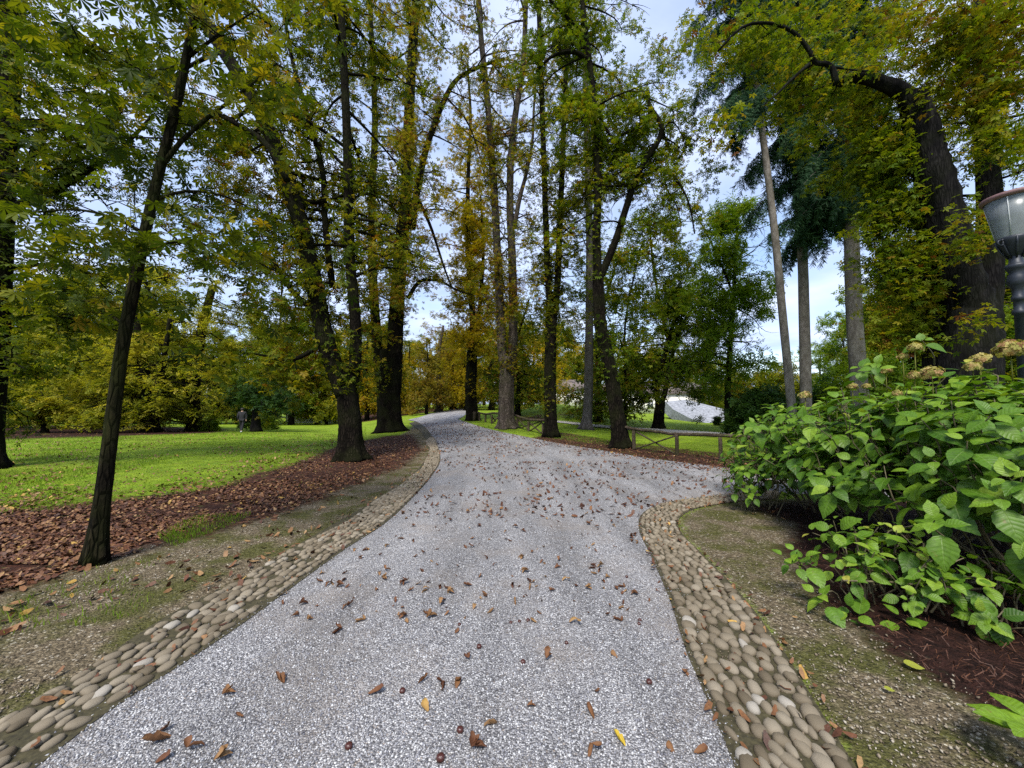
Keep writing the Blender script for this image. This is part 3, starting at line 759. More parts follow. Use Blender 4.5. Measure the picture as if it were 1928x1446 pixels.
# green leaf lying on the soil at right
# crumbs and leaf bits caught along the path edges and in the cobble joints
def along(a, b, n, ymax):
    o = []
    for _ in range(n * 2):
        k = RNG.integers(0, len(a) - 1); t = RNG.uniform(); q = a[k] * (1 - t) + a[k + 1] * t; e = b[k] * (1 - t) + b[k + 1] * t
        p = q + (e - q) * RNG.uniform(-.12, 1.15)
        if 1.2 < p[1] < ymax: o.append(p)
    return np.array(o[:n])
rl, ro_, rr, rro = [resample(w_, .1) for w_ in (wLI, wLO, wRI, wRO)]
def pair(a, b, n):
    t = np.linspace(0, 1, n); f = lambda w_: np.stack([np.interp(t, np.linspace(0, 1, len(w_)), w_[:, i]) for i in (0, 1)], 1)
    return f(a), f(b)
La, Lb = pair(rl, ro_, 150); Ra, Rb = pair(rr, rro, 150)
Xe = np.vstack([along(La, Lb, 5200, 9), along(Ra, Rb, 2600, 8)])
chips('joint_grit', Xe, .003, .010, 'grit and crumbs of soil lodged between the edging cobbles', DIRTP, .014, 0, .5)
Xe2 = np.vstack([along(La, Lb, 420, 16), along(Ra, Rb, 420, 12)])
chips('path_spill', np.vstack([along(La, La + (Lb - La) * .35, 3000, 7), along(Ra, Ra + (Rb - Ra) * .25, 1800, 7)]), .004, .011, 'grey gravel spilled over the inner cobbles')
litter('edge_leaves', Xe2, .02, .07, .05, .7, 'small dry leaf bits caught along the cobble edging', .028)
# conkers
CONK = plainmat('conker_shell', (.05, .012, .007), .25, spec=.6, noise=.3)
cme = None
for (u, v, s_) in [(757, 1305, .017), (902, 1221, .017), (985, 1250, .016), (867, 1379, .018), (830, 1432, .02), (1222, 1288, .017), (962, 1174, .012), (978, 1172, .012), (994, 1170, .014), (1205, 1170, .014), (1203, 1177, .013), (1180, 1088, .014), (1067, 1213, .013), (656, 1410, .018), (865, 1178, .012)]:
    if cme is None:
        V, T = stone_geo(77); cme = mesh_np('conker', V, T); cme.materials.append(CONK)
    g_ = G(u, v); o = bpy.data.objects.new('conker', cme); COL.objects.link(o)
    o.location = (g_[0], g_[1], g_[2] + s_ * .8); o.scale = (s_, s_ * .95, s_ * .85); o.rotation_euler = (0, 0, u)
    props(o, 'small round dark brown conker lying on the gravel', 'conker', 'conkers on the gravel path')

# ------------------------------------------------------------------ grass blades
GRASSM = leafmat('grass_blade', [(0, (.06, .12, .008)), (.5, (.13, .22, .014)), (1, (.25, .31, .04))], trans=.35, rough=.5)
BL = (np.array([[-.06, 0, 0], [.06, 0, 0], [.02, .12, .6], [.0, .38, 1.0]], float), np.array([[0, 1, 2, 3]]))
def grass(name, X, h0, h1, label):
    n = len(X); az = RNG.uniform(0, 6.283, n); c, s_ = np.cos(az), np.sin(az); Z = np.zeros(n); O = np.ones(n)
    M = np.stack([np.stack([c, -s_, Z], -1), np.stack([s_, c, Z], -1), np.stack([Z, Z, O], -1)], 1)
    hh = RNG.uniform(h0, h1, n); M = M * hh[:, None, None]
    k = 1.0 + .12 * np.maximum(0, X[:, 1] - 6)
    M[:, :, 0] *= k[:, None]
    pos = np.stack([X[:, 0], X[:, 1], terr(X[:, 0], X[:, 1]) - .012], 1)
    V, F_, t = scatter(BL, pos, M, np.clip(RNG.normal(.5, .2, n) + .5 * (vnoise(X, .8, 61) - .5), .01, .99))
    obj(name, mesh_np(name, V, F_, {'tint': t}, smooth=False), GRASSM, kind='stuff', label=label)
lawn_g = GX([(-300, 1000), (0, 985), (180, 965), (400, 935), (560, 882), (640, 850), (690, 822), (690, 800), (640, 800), (400, 816), (0, 826), (-300, 830)])
Xg = rand_in(lawn_g, 90000, 34)
pl = zone(z_lit_l, Xg, .7); Xg = Xg[RNG.uniform(0, 1, len(Xg)) > pl * 1.2]
Xt = rand_in(z_dirt_l, 9000, 9); Xt = Xt[vnoise(Xt, 1.3, 71) > .66]
# strip of longer grass by the litter edge
Xs = rand_in(GX([(290, 1010), (360, 975), (480, 965), (440, 990), (330, 1030)]), 1800)
vg = GX([(880, 797), (940, 811), (1040, 826), (1160, 840), (1400, 866), (1400, 852), (1190, 828), (1040, 805), (900, 790)])
Xv = rand_in(vg, 16000, 40)
grass('lawn_grass', np.vstack([Xg, Xs, Xt, Xv]), .025, .07, 'short bright green grass of the lawn left of the path and under the fence')
# ================================================================== TREES
def gp(u, v): return G(u, v)
def chest(seed): return Tree(seed)
# --- slender leaning tree close on the left
g0 = gp(178, 1062); D = g0[1]
t = Tree(1)
t.stem([g0] + PX([(190, 960), (204, 850), (217, 745), (232, 640), (252, 540), (272, 440), (300, 320), (330, 205), (350, 110), (370, 0), (384, -120), (395, -240)], D), .064, .030, n=60, flare=.65, lobes=.07, sides=24)
for pts, r in (([(300, 318), (345, 262), (400, 215), (460, 170), (520, 120)], .026), ([(332, 205), (290, 150), (240, 120), (180, 110)], .022), ([(272, 440), (225, 415), (150, 395), (60, 400)], .02), ([(238, 615), (205, 590), (180, 570), (150, 565)], .016), ([(262, 480), (330, 455), (420, 470), (500, 500)], .02), ([(350, 110), (420, 60), (480, 20)], .02), ([(285, 380), (350, 360), (430, 372), (520, 420)], .02)):
    dz = t.rg.uniform(-.5, .6)
    t.stem([P(q[0], q[1], D + dz * i / (len(pts) - 1)) for i, q in enumerate(pts)], r, r * .35, n=10, sides=7)
for i in range(1, 8): t.auto(i, 7, .2, 1.0, .9, .6, nsub=2, nleaf=3, up=0, droop=.3, spread=.15)
for (u, v, d, r, n) in [(80, 60, 4.2, .9, 110), (200, 80, 4.0, .8, 90), (420, 60, 4.4, .9, 40), (520, 120, 4.6, .9, 30), (120, 180, 4.0, .7, 50), (300, 60, 3.6, .6, 50), (560, 250, 4.8, .8, 16), (380, 200, 4.2, .7, 40), (40, 440, 3.8, .5, 36), (100, 520, 4.0, .6, 40), (220, 470, 3.5, .4, 30), (320, 520, 3.6, .5, 44), (380, 420, 4.0, .6, 50), (480, 480, 4.4, .7, 50), (330, 650, 3.7, .4, 12), (150, 640, 4.2, .6, 30), (560, 540, 4.8, .6, 40), (620, 600, 4.8, .4, 18), (60, 620, 4.2, .6, 30), (620, 450, 4.9, .5, 40), (250, 300, 4.3, .5, 20), (580, 40, 4.8, .8, 70)]:
    t.blob(u, v, d, r, int(n * (.6 if v < 350 else .3)), per=6)
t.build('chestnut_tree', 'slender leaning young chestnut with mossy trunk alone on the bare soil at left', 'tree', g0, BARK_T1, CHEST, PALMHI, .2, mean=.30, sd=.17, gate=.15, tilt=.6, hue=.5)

# --- chestnut with two stems left of the path
g0 = gp(662, 866); D = g0[1]
t = Tree(2)
t.stem([g0] + PX([(661, 840), (660, 800), (656, 760), (655, 718), (655, 690)], D), .335, .27, n=34, flare=.62, lobes=.10, sides=28)
t.stem(PX([(652, 745), (636, 705), (613, 640), (593, 540), (571, 440), (541, 340), (503, 240), (448, 140), (395, 55), (340, -40), (300, -140)], D), .27, .15, n=40, lobes=.07, sides=18)
t.stem(PX([(660, 745), (668, 690), (669, 610), (661, 520), (656, 420), (655, 330), (651, 200), (645, 80), (640, -60), (638, -160)], D), .18, .08, n=40, lobes=.07, sides=18)
t.stem(PX([(588, 660), (566, 672), (541, 679), (512, 672), (482, 667)], D), .07, .03, n=14)
t.stem(PX([(592, 585), (562, 560), (538, 532), (520, 500), (490, 470)], D), .09, .03, n=14)
t.stem(PX([(626, 540), (612, 420), (607, 320), (580, 220), (552, 120), (530, 0)], D + .5), .10, .05, n=20)
t.stem(PX([(541, 340), (500, 270), (430, 225), (350, 190), (260, 180)], D - 1.5), .08, .03, n=16)
t.auto(1, 26, .30, 1, 2.6, 3.2, nsub=5, nleaf=9, up=.1, az=(1.6, 1.0)); t.auto(2, 26, .32, 1, 2.6, 3.0, nsub=5, nleaf=9, up=.15, az=(1.4, 1.0))
t.auto(3, 6, .3, 1, 1.0, .8, nsub=3, nleaf=7, up=-.2, droop=.5); t.auto(4, 6, .3, 1, 1.4, 1.2, nsub=3, nleaf=8); t.auto(5, 12, .2, 1, 2, 2, nsub=4, nleaf=9); t.auto(6, 8, .2, 1, 1.8, 1.5, nsub=4, nleaf=8, az=(1.6, 1.2))
for (u, v, d, r, n) in [(560, 480, 10, 1.2, 300), (480, 420, 9.5, 1.4, 420), (410, 470, 9.5, 1.3, 360), (500, 560, 10, 1.2, 260), (600, 380, 10.5, 1.2, 260), (700, 330, 10.5, 1.0, 200), (560, 100, 10, 1.8, 600), (700, 120, 11, 1.3, 320), (450, 330, 9.5, 1.2, 260), (560, 660, 10.2, .8, 130), (640, 620, 10.4, .6, 100), (530, 720, 10.8, .8, 90), (690, 700, 10.4, .4, 50), (620, 20, 10.5, 1.5, 420)]:
    t.blob(u, v, d + 2.2, r * 1.15, n)
t.ivy_on(0, .4, 1, 180, .1); t.ivy_on(1, 0, .6, 700, .14); t.ivy_on(2, 0, .6, 700, .14)
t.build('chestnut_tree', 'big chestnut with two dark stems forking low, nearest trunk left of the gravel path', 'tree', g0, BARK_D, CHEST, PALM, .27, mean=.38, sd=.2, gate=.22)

# --- massive old chestnut further along the left
g0 = gp(735, 813); D = g0[1]
t = Tree(3)
t.stem([g0] + PX([(734, 790), (733, 760), (732, 725), (733, 690), (735, 660)], D), .68, .60, n=24, flare=.42, lobes=.13, sides=36)
t.stem(PX([(738, 740), (742, 690), (745, 600), (752, 500), (759, 420), (766, 340), (769, 240), (774, 130), (782, 20), (790, -90)], D), .50, .22, n=40, lobes=.06, sides=18)
t.stem(PX([(722, 730), (714, 690), (708, 620), (703, 540), (700, 450), (702, 340), (706, 220), (700, 90), (695, -60)], D), .34, .12, n=36, lobes=.06, sides=14)
t.stem(PX([(775, 430), (783, 372), (795, 310), (812, 250), (838, 185), (862, 148), (905, 125), (950, 110)], D), .24, .08, n=26)
t.stem(PX([(768, 562), (784, 536), (800, 527), (830, 530), (862, 547), (895, 556)], D), .13, .04, n=18)
t.stem(PX([(842, 185), (880, 230), (905, 300), (915, 350)], D), .06, .02, n=12)
t.stem(PX([(790, 380), (812, 430), (835, 500), (850, 540)], D + 1), .12, .04, n=12)
t.auto(1, 40, .25, 1, 2.6, 3.4, nsub=5, nleaf=11, up=.1, spread=.3, az=(1.6, 1.4)); t.auto(2, 30, .2, 1, 2.4, 3.2, nsub=5, nleaf=11, up=.1, spread=.3); t.auto(3, 14, .35, 1, 2.2, 2.4, nsub=4, nleaf=9, up=0, spread=.3); t.auto(4, 6, .4, 1, 1.2, 1, nsub=3, nleaf=7); t.auto(5, 6, .3, 1, 1.2, 1, nsub=3, nleaf=7)
for (u, v, d, r, n) in [(700, 480, 20, 1.8, 300), (790, 480, 21, 1.6, 260), (760, 260, 20, 1.6, 340), (690, 620, 20, 1.2, 180), (770, 90, 20, 2.0, 420), (730, 560, 19, 1.3, 220)]:
    t.blob(u, v, d, r, n)
t.ivy_on(0, .5, 1, 300, .2); t.ivy_on(1, 0, .95, 3200, .24); t.ivy_on(2, 0, .7, 1600, .22); t.ivy_on(3, 0, .5, 350, .15)
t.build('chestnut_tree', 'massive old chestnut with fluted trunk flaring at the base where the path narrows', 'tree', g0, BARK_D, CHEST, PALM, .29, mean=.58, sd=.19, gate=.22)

# --- tree at the left picture edge
g0 = gp(-34, 884); D = g0[1]
t = Tree(4)
t.stem([g0] + PX([(-28, 800), (-14, 620), (-4, 450), (8, 250), (22, 60), (34, -100)], D), .32, .20, n=30, flare=.6, lobes=.08, sides=18)
t.stem(PX([(0, 236), (60, 232), (120, 235), (178, 243), (214, 222), (232, 190)], D - 1), .10, .06, n=16)
t.stem(PX([(0, 400), (70, 372), (120, 350), (160, 325), (200, 300), (240, 268), (290, 215)], D - 1), .08, .03, n=16)
t.stem(PX([(10, 330), (42, 330), (66, 280), (82, 250), (98, 236)], D - 1.2), .07, .05, n=14)
t.stem(PX([(212, 222), (210, 262), (207, 300)], D - 1), .05, .03, n=8)
t.stem(PX([(80, 380), (85, 340), (88, 300), (82, 440)], D - 1), .05, .02, n=10)
t.auto(0, 34, .2, 1, 2.2, 3.0, nsub=5, nleaf=11, up=0)
for i in (1, 2, 3): t.auto(i, 10, .1, 1, 1.1, .9, nsub=3, nleaf=7, up=-.2, droop=.5)
for (u, v, d, r, n) in [(30, 60, 8.5, 1.3, 420), (40, 160, 8.5, 1.0, 240), (120, 120, 8, 1.0, 220), (220, 60, 8.5, 1.3, 320), (30, 300, 8.6, .8, 150), (300, 120, 8.5, 1.2, 220), (60, 480, 9, 1.0, 220), (220, 180, 8.6, .8, 110), (30, 560, 9.3, 1.1, 220), (260, 380, 9, 1.0, 180), (150, 470, 9.3, 1.2, 240), (330, 330, 8.6, .9, 120), (320, 20, 8.8, 1.2, 260)]:
    t.blob(u, v, d, r, int(n * .7))
t.ivy_on(0, .15, .9, 1000, .16)
t.build('chestnut_tree', 'leaf-covered chestnut trunk cut off by the left picture edge with a horizontal limb', 'tree', g0, BARK_D, CHEST, PALM, .24, mean=.30, sd=.17, gate=.22)

# --- three trees on the right of the path
g0 = gp(954, 807); D = g0[1]
t = Tree(5)
t.stem([g0] + PX([(953, 780), (953, 740), (954, 700), (955, 672)], D), .46, .42, n=34, flare=.6, lobes=.10, sides=28)
t.stem(PX([(952, 705), (946, 660), (942, 580), (937, 480), (932, 380), (925, 280), (917, 180), (905, 60), (898, -60)], D), .30, .15, n=40, sides=14)
t.stem(PX([(958, 705), (965, 660), (966, 580), (964, 480), (960, 390), (962, 300), (970, 220), (985, 120), (990, 10), (992, -80)], D), .30, .13, n=40, sides=14)
t.stem(PX([(968, 430), (978, 375), (990, 330), (1002, 270), (1006, 190), (1014, 100)], D), .15, .05, n=18)
t.stem(PX([(963, 330), (975, 318), (988, 320), (998, 330)], D), .06, .03, n=8)
t.auto(1, 40, .2, 1, 1.8, 3.0, nsub=4, nleaf=10, up=.3, spread=.28); t.auto(2, 40, .2, 1, 1.8, 3.0, nsub=4, nleaf=10, up=.3, spread=.28); t.auto(3, 14, .2, 1, 1.4, 2.0, nsub=4, nleaf=9, up=.3)
t.ivy_on(0, .75, 1, 160, .2); t.ivy_on(1, 0, .8, 1700, .24); t.ivy_on(2, 0, .5, 900, .22)
for (u, v, d, r, n) in [(1000, 540, 26, 2, 260), (905, 540, 26, 1.6, 200), (1000, 640, 26, 1.4, 130), (940, 640, 25, 1.0, 120)]:
    t.blob(u, v, d, r, n)
t.build('chestnut_tree', 'tall grey-brown trunk forking into two upright stems between two fence sections', 'tree', g0, BARK_M, CHEST, PALM, .28, mean=.60, sd=.17, gate=.33)

g0 = gp(1038, 823); D = g0[1]
t = Tree(6)
t.stem([g0] + PX([(1037, 780), (1036, 720), (1037, 650), (1039, 600), (1040, 575)], D), .29, .25, n=24, flare=.4, lobes=.07, sides=20)
t.stem(PX([(1038, 605), (1033, 540), (1028, 430), (1024, 300), (1019, 150), (1014, 0), (1010, -100)], D), .17, .10, n=36)
t.stem(PX([(1041, 605), (1049, 540), (1054, 430), (1058, 330), (1063, 200), (1069, 60), (1072, -60)], D), .17, .09, n=36)
t.auto(1, 40, .1, 1, 1.3, 2.3, nsub=4, nleaf=9, up=.2); t.auto(2, 40, .1, 1, 1.3, 2.3, nsub=4, nleaf=9, up=.2)
t.ivy_on(0, .2, 1, 800, .13); t.ivy_on(1, 0, .95, 1500, .17); t.ivy_on(2, 0, .95, 1500, .17)
for (u, v, d, r, n) in [(1010, 500, 19, 1.2, 140), (1075, 600, 19, 1.2, 160), (1080, 420, 19, 1.0, 140)]:
    t.blob(u, v, d, r, n)
t.build('chestnut_tree', 'dark straight trunk with leafy shoots at the path edge ending a fence section', 'tree', g0, BARK_D, CHEST, PALM, .26, mean=.44, sd=.16, gate=.34)

g0 = gp(1104, 809); D = g0[1]
t = Tree(7)
t.stem([g0] + PX([(1106, 780), (1108, 735), (1109, 650), (1110, 560), (1110, 450), (1107, 340), (1104, 200), (1100, 50), (1097, -80)], D), .29, .16, n=44, flare=.7, lobes=.03, sides=22)
t.auto(0, 50, .42, 1, 1.2, 2.6, nsub=4, nleaf=9, up=.3)
for (u, v, d, r, n) in [(1090, 560, 24, 1.5, 200), (1130, 480, 24, 1.6, 220)]: t.blob(u, v, d, r, n)
t.build('park_tree', 'single pale grey smooth trunk with a mossy flared foot behind the fence', 'tree', g0, BARK_P, CHESTG, PALM, .26, mean=.46, sd=.15, gate=.36)

g0 = gp(1168, 843); D = g0[1]
t = Tree(8)
t.stem([g0] + PX([(1166, 815), (1161, 778), (1153, 725), (1142, 668), (1131, 615), (1127, 560), (1126, 515)], D), .295, .19, n=44, flare=.55, lobes=.08, sides=24)
t.stem(PX([(1126, 530), (1123, 440), (1126, 360), (1122, 260), (1114, 150), (1100, 40), (1092, -70)], D), .17, .08, n=32)
t.stem(PX([(1128, 525), (1143, 492), (1160, 450), (1176, 400), (1196, 340), (1216, 300), (1237, 270), (1246, 245), (1240, 225), (1223, 200), (1220, 172)], D), .15, .07, n=34)
t.stem(PX([(1213, 306), (1238, 319), (1261, 325), (1284, 354), (1299, 390), (1308, 440)], D), .07, .025, n=16)
t.stem(PX([(1224, 215), (1195, 242), (1152, 262), (1122, 282)], D), .08, .03, n=14)
t.stem(PX([(1150, 258), (1132, 225), (1112, 213), (1080, 212), (1045, 200)], D), .045, .02, n=14)
t.stem(PX([(1112, 115), (1082, 98), (1052, 101), (1032, 112), (1010, 135)], D), .09, .04, n=14)
t.stem(PX([(1100, 60), (1075, 40), (1045, 10), (1020, -20)], D), .07, .03, n=12)
t.stem(PX([(1250, 320), (1255, 355), (1275, 390), (1282, 430)], D), .035, .015, n=10)
t.auto(1, 34, .2, 1, 1.6, 2.4, nsub=5, nleaf=9, up=.1, az=(1.6, 1.2)); t.auto(2, 24, .35, 1, 1.5, 2.0, nsub=5, nleaf=9, up=.1, az=(1.6, 1.0))
for i in (3, 4, 5, 6, 7): t.auto(i, 9, .2, 1, 1.1, .9, nsub=4, nleaf=8, up=0)
for (u, v, d, r, n) in [(1150, 330, 13.5, 1.4, 420), (1100, 240, 13.5, 1.3, 380), (1180, 180, 13.5, 1.5, 460), (1250, 430, 13.5, 1.1, 220), (1100, 400, 14, 1.2, 260), (1200, 560, 14.5, 1.1, 190), (1160, 650, 14, .8, 120), (1150, 765, 13.6, .35, 60), (1250, 120, 13, 1.4, 340), (1330, 180, 12.5, 1.0, 180), (1100, 60, 13.5, 1.3, 300), (1220, 640, 15, 1.0, 150), (1320, 260, 13, .8, 120), (1310, 340, 13.5, .9, 140), (1290, 480, 14.5, .9, 120), (1340, 420, 15, .8, 70), (1350, 320, 14, .7, 50), (1270, 560, 15, 1.0, 120)]:
    t.blob(u, v, d + 2.0, r * 1.1, n)
t.ivy_on(0, .45, .75, 160, .12); t.ivy_on(1, 0, .9, 500, .12)
t.build('chestnut_tree', 'dark curved trunk leaning left with a crooked elbowed branch at the end of the fence', 'tree', g0, BARK_D, CHESTG, PALM, .25, mean=.46, sd=.17, gate=.27, hue=.45)

# --- golden tree at the bend
g0 = gp(890, 792); D = g0[1]
t = Tree(9)
t.stem([g0] + PX([(888, 770), (886, 735), (888, 690), (889, 640)], D), .48, .40, n=20, flare=.35, lobes=.12, sides=24)
t.stem(PX([(889, 660), (890, 600), (884, 520), (880, 430), (882, 320), (886, 220), (880, 120)], D), .3, .08, n=30)
t.stem(PX([(884, 690), (896, 640), (905, 560), (910, 470), (905, 370)], D), .22, .08, n=24)
t.auto(1, 44, .05, .8, 2.0, 2.6, nsub=5, nleaf=11, up=0, spread=.35); t.auto(2, 24, .2, 1, 1.8, 2.2, nsub=5, nleaf=11, up=0, spread=.35)
for (u, v, d, r, n) in [(890, 420, 32, 1.6, 900), (880, 540, 32, 2.0, 900), (893, 480, 31.5, 1.4, 500), (895, 330, 33, 1.4, 280), (860, 640, 33, 2.2, 420), (920, 620, 33, 1.8, 300), (890, 240, 33, 1.2, 120)]: t.blob(u, v, d, r, n, zs=1.5)
t.ivy_on(0, .4, 1, 300, .25)
t.build('chestnut_tree', 'golden-leaved old chestnut with split trunk standing where the path bends out of sight', 'tree', g0, BARK_D, GOLD, PALM, .36, mean=.5, sd=.2, gate=.22)

# --- forked tree on the right lawn, and the slim one next to it
g0 = gp(1240, 807); D = g0[1]
t = Tree(10)
t.stem([g0] + PX([(1240, 790), (1242, 768), (1243, 755)], D), .34, .30, n=14, flare=.35, lobes=.05, sides=18)
t.stem(PX([(1241, 765), (1236, 735), (1245, 690), (1259, 640), (1274, 590), (1292, 555), (1330, 515)], D), .2, .07, n=24)
t.stem(PX([(1244, 765), (1254, 730), (1263, 680), (1281, 620), (1310, 575), (1350, 545)], D), .18, .06, n=24)
t.stem(PX([(1258, 640), (1240, 560), (1228, 480), (1222, 400)], D), .11, .04, n=18)
for i in (1, 2, 3): t.auto(i, 26, .2, 1, 2.2, 2.6, nsub=5, nleaf=8, up=.0, spread=.35)
for (u, v, d, r, n) in [(1200, 740, 25, 1.6, 260), (1190, 690, 25, 1.8, 300), (1300, 700, 24, 2.0, 380), (1330, 740, 24, 1.4, 220), (1320, 640, 25, 1.5, 180), (1215, 600, 25, 2, 260), (1290, 560, 25, 1.8, 220), (1260, 480, 25, 2, 240), (1330, 590, 24, 1.2, 120)]: t.blob(u, v, d, r, n, zs=.6)
t.build('park_tree', 'low forking tree with drooping branches on the bright lawn behind the fence', 'tree', g0, BARK_D, CHESTG, SPRAY, .42, mean=.36, sd=.17, gate=.33)

g0 = gp(1371, 817); D = g0[1]
t = Tree(11)
t.stem([g0] + PX([(1370, 740), (1374, 660), (1380, 580), (1384, 500), (1388, 430), (1391, 385)], D), .17, .05, n=34, flare=.25, lobes=.03, sides=12)
t.stem(PX([(1383, 560), (1350, 480), (1320, 420), (1310, 400)], D), .06, .02, n=12)
t.auto(0, 60, .22, 1, 2.6, 1.3, nsub=5, nleaf=7, up=.3, spread=.3)
for (u, v, d, r, n) in [(1390, 415, 20, 1.3, 320), (1425, 480, 20, 1.1, 240), (1350, 470, 20, 1.3, 360), (1400, 560, 20, 1.3, 300), (1330, 560, 20, 1.4, 240), (1440, 540, 20, 1.0, 160), (1390, 480, 20.5, 1.2, 300), (1350, 690, 20, 1.6, 300), (1400, 680, 20, 1.2, 220), (1430, 590, 20, .9, 90)]: t.blob(u, v, d, r, n, zs=.6)
t.build('park_tree', 'slim dark-stemmed tree with bright green top against the open sky', 'tree', g0, BARK_D, BRIGHT, SPRAY, .34, mean=.5, sd=.2, gate=.33)

# --- spruces behind the bush
def spruce(seed, pts, D, r0, r1, tiers, label, v0):
    b = P(pts[0][0], pts[0][1], D); b[2] = float(terr(b[0], b[1]))
    t = Tree(seed)
    t.stem([b] + PX(pts[1:], D), r0, r1, n=40, sides=12, lobes=.02, flare=.2)
    p, r = t.stems[0]; rg = t.rg; pos = []; Ms = []
    for k in range(tiers):
        z0 = p[0][2] + 2; tt = v0 + (1 - v0) * (k + rg.uniform()) / tiers
        q = np.array([np.interp(tt, np.linspace(0, 1, len(p)), p[:, i]) for i in range(3)])
        a = rg.uniform(0, 6.283); d = np.array([math.cos(a), math.sin(a), -.12]); L = rg.uniform(.7, 1.9)
        s = np.linspace(0, 1, 6)[:, None]; pts_ = q + d * L * s + np.array([0, 0, -.5 * L]) * s * s
        t.tr.tube(pts_, .022 * (1 - .8 * s[:, 0]), 4, cap=False)
        n = int(34 * L); kk = rg.uniform(.12, 1, n)
        bpos = np.stack([np.interp(kk, s[:, 0], pts_[:, i]) for i in range(3)], 1) + rg.normal(0, .05, (n, 3))
        pos.append(bpos)
    pos = np.vstack(pos); n = len(pos)
    root = thing('spruce_tree', b, label, 'tree', None)
    part('trunk', t.tr, BARK_S, root)
    M = rots(n, rg, .3) * rg.uniform(.5, 1.1, n)[:, None, None] * .8
    me = leafmesh('crown', NEEDLE, pos, 1.0, np.clip(rg.normal(.45, .2, n), 0, 1), rg, M=M, origin=b)
    obj('crown', me, SPRUCE, root)
    STATS['spruce' + str(seed)] = n
spruce(21, [(1500, 850), (1490, 760), (1478, 640), (1465, 500), (1452, 380), (1438, 270), (1425, 170), (1410, 80), (1400, 0), (1393, -70)], 13.0, .14, .07, 34, 'thin bare spruce trunk leaning left, first of the pale trunks behind the bush', .62)
spruce(22, [(1519, 845), (1517, 740), (1514, 600), (1510, 470), (1500, 330), (1490, 180), (1485, 40), (1480, -60)], 14.0, .19, .11, 90, 'straight pale spruce trunk with hanging dark needles, second from the gap of sky', .45)
spruce(23, [(1628, 850), (1612, 650), (1605, 500), (1600, 380), (1590, 250), (1580, 100), (1575, -40)], 12.5, .24, .15, 80, 'thick spruce trunk half hidden in foliage beside the big black leaning tree', .52)

# --- the big black tree at right
D = 7.6
g0 = P(1815, 925, D); g0[2] = 0
t = Tree(12)
t.stem([g0] + PX([(1816, 850), (1814, 760), (1816, 690), (1824, 630), (1828, 590)], D), .62, .40, n=30, flare=.3, lobes=.12, sides=28)
t.stem(PX([(1826, 640), (1826, 580), (1806, 520), (1787, 440), (1768, 360), (1752, 300), (1740, 245), (1728, 205), (1716, 178)], D), .37, .21, n=36, lobes=.10, sides=20, jit=.05)
t.stem(PX([(1736, 225), (1722, 190), (1690, 168), (1650, 152), (1612, 143), (1588, 150), (1574, 156)], D), .17, .075, n=26, sides=12, jit=.07)
t.stem(PX([(1574, 158), (1568, 132), (1556, 120), (1536, 118), (1524, 96), (1496, 62), (1452, 44), (1400, 50), (1352, 96)], D - .3), .055, .02, n=26, sides=8)
t.stem(PX([(1840, 650), (1856, 580), (1862, 480), (1862, 380), (1856, 260), (1850, 140), (1845, 0)], D + .8), .26, .14, n=30, sides=14)
t.stem(PX([(1790, 760), (1772, 690), (1765, 610), (1760, 540), (1745, 440), (1730, 380)], D + .4), .30, .12, n=22, sides=14)
t.stem(PX([(1524, 120), (1490, 150), (1460, 180), (1440, 195)], D - .4), .03, .012, n=10, sides=6)
t.auto(2, 9, .3, 1, 1.2, 1.0, nsub=4, nleaf=8, az=(1.2, .5)); t.auto(3, 12, .15, 1, .9, .7, nsub=4, nleaf=8, up=.1, droop=.2, az=(1.57, .7)); t.auto(4, 24, .3, 1, 1.5, 1.8, nsub=4, nleaf=9)
for (u, v, d, r, n, sh) in [(1600, 60, 7, 1.0, 420, 0), (1700, 60, 7.2, 1.1, 460, .1), (1800, 80, 7.5, 1.2, 460, .08), (1500, 110, 6.8, .8, 240, 0), (1420, 60, 6.6, .7, 170, 0), (1390, 150, 6.4, .6, 150, .05), (1430, 200, 6.6, .6, 170, .05), (1850, 200, 7.6, 1.0, 400, .12), (1780, 180, 7.3, .8, 300, .1), (1880, 60, 7.6, 1.1, 320, .14), (1560, 220, 7, .8, 220, -.05), (1650, 240, 7.2, .8, 300, -.05), (1690, 320, 6.2, .6, 420, 0), (1680, 400, 6.2, .5, 380, 0), (1712, 400, 6.0, .35, 260, .02), (1715, 480, 6.0, .38, 300, .02), (1700, 540, 6.1, .38, 300, 0), (1740, 560, 6.0, .3, 200, .05), (1725, 620, 6.1, .35, 160, .0), (1690, 610, 6.2, .35, 170, .0), (1650, 340, 6.4, .5, 200, -.04), (1735, 480, 6.0, .26, 160, .03), (1660, 240, 6.2, .6, 240, 0), (1620, 330, 7.4, .6, 170, -.05), (1560, 330, 7.6, .5, 80, -.05), (1850, 430, 6.9, .35, 60, .05), (1810, 410, 6.9, .3, 50, .05), (1810, 460, 6.9, .25, 40, .05), (1830, 620, 6.9, .25, 40, .05), (1850, 300, 7.6, .6, 150, .1), (1900, 280, 8, .7, 160, .1), (1850, 60, 5.2, .7, 420, .15), (1900, 150, 5.2, .6, 360, .17), (1850, 180, 5.3, .5, 300, .14), (1870, 270, 5.2, .4, 200, .14), (1800, 110, 5.4, .5, 260, .1), (1760, 40, 5.3, .6, 300, .15), (1915, 40, 5.2, .6, 300, .3), (1340, 100, 6.5, .5, 70, .1), (1470, 20, 6.8, .8, 200, 0), (1370, 20, 6.6, .5, 60, .1), (1360, 240, 6.5, .4, 60, .1), (1715, 280, 6.0, .4, 260, 0), (1660, 420, 6.2, .45, 260, 0), (1650, 500, 6.3, .42, 200, 0), (1670, 290, 6.1, .5, 260, 0), (1690, 230, 6.0, .45, 220, 0)]:
    t.blob(u, v, d + (1.9 if n > 60 else -.1), r, n, shift=sh, per=8)
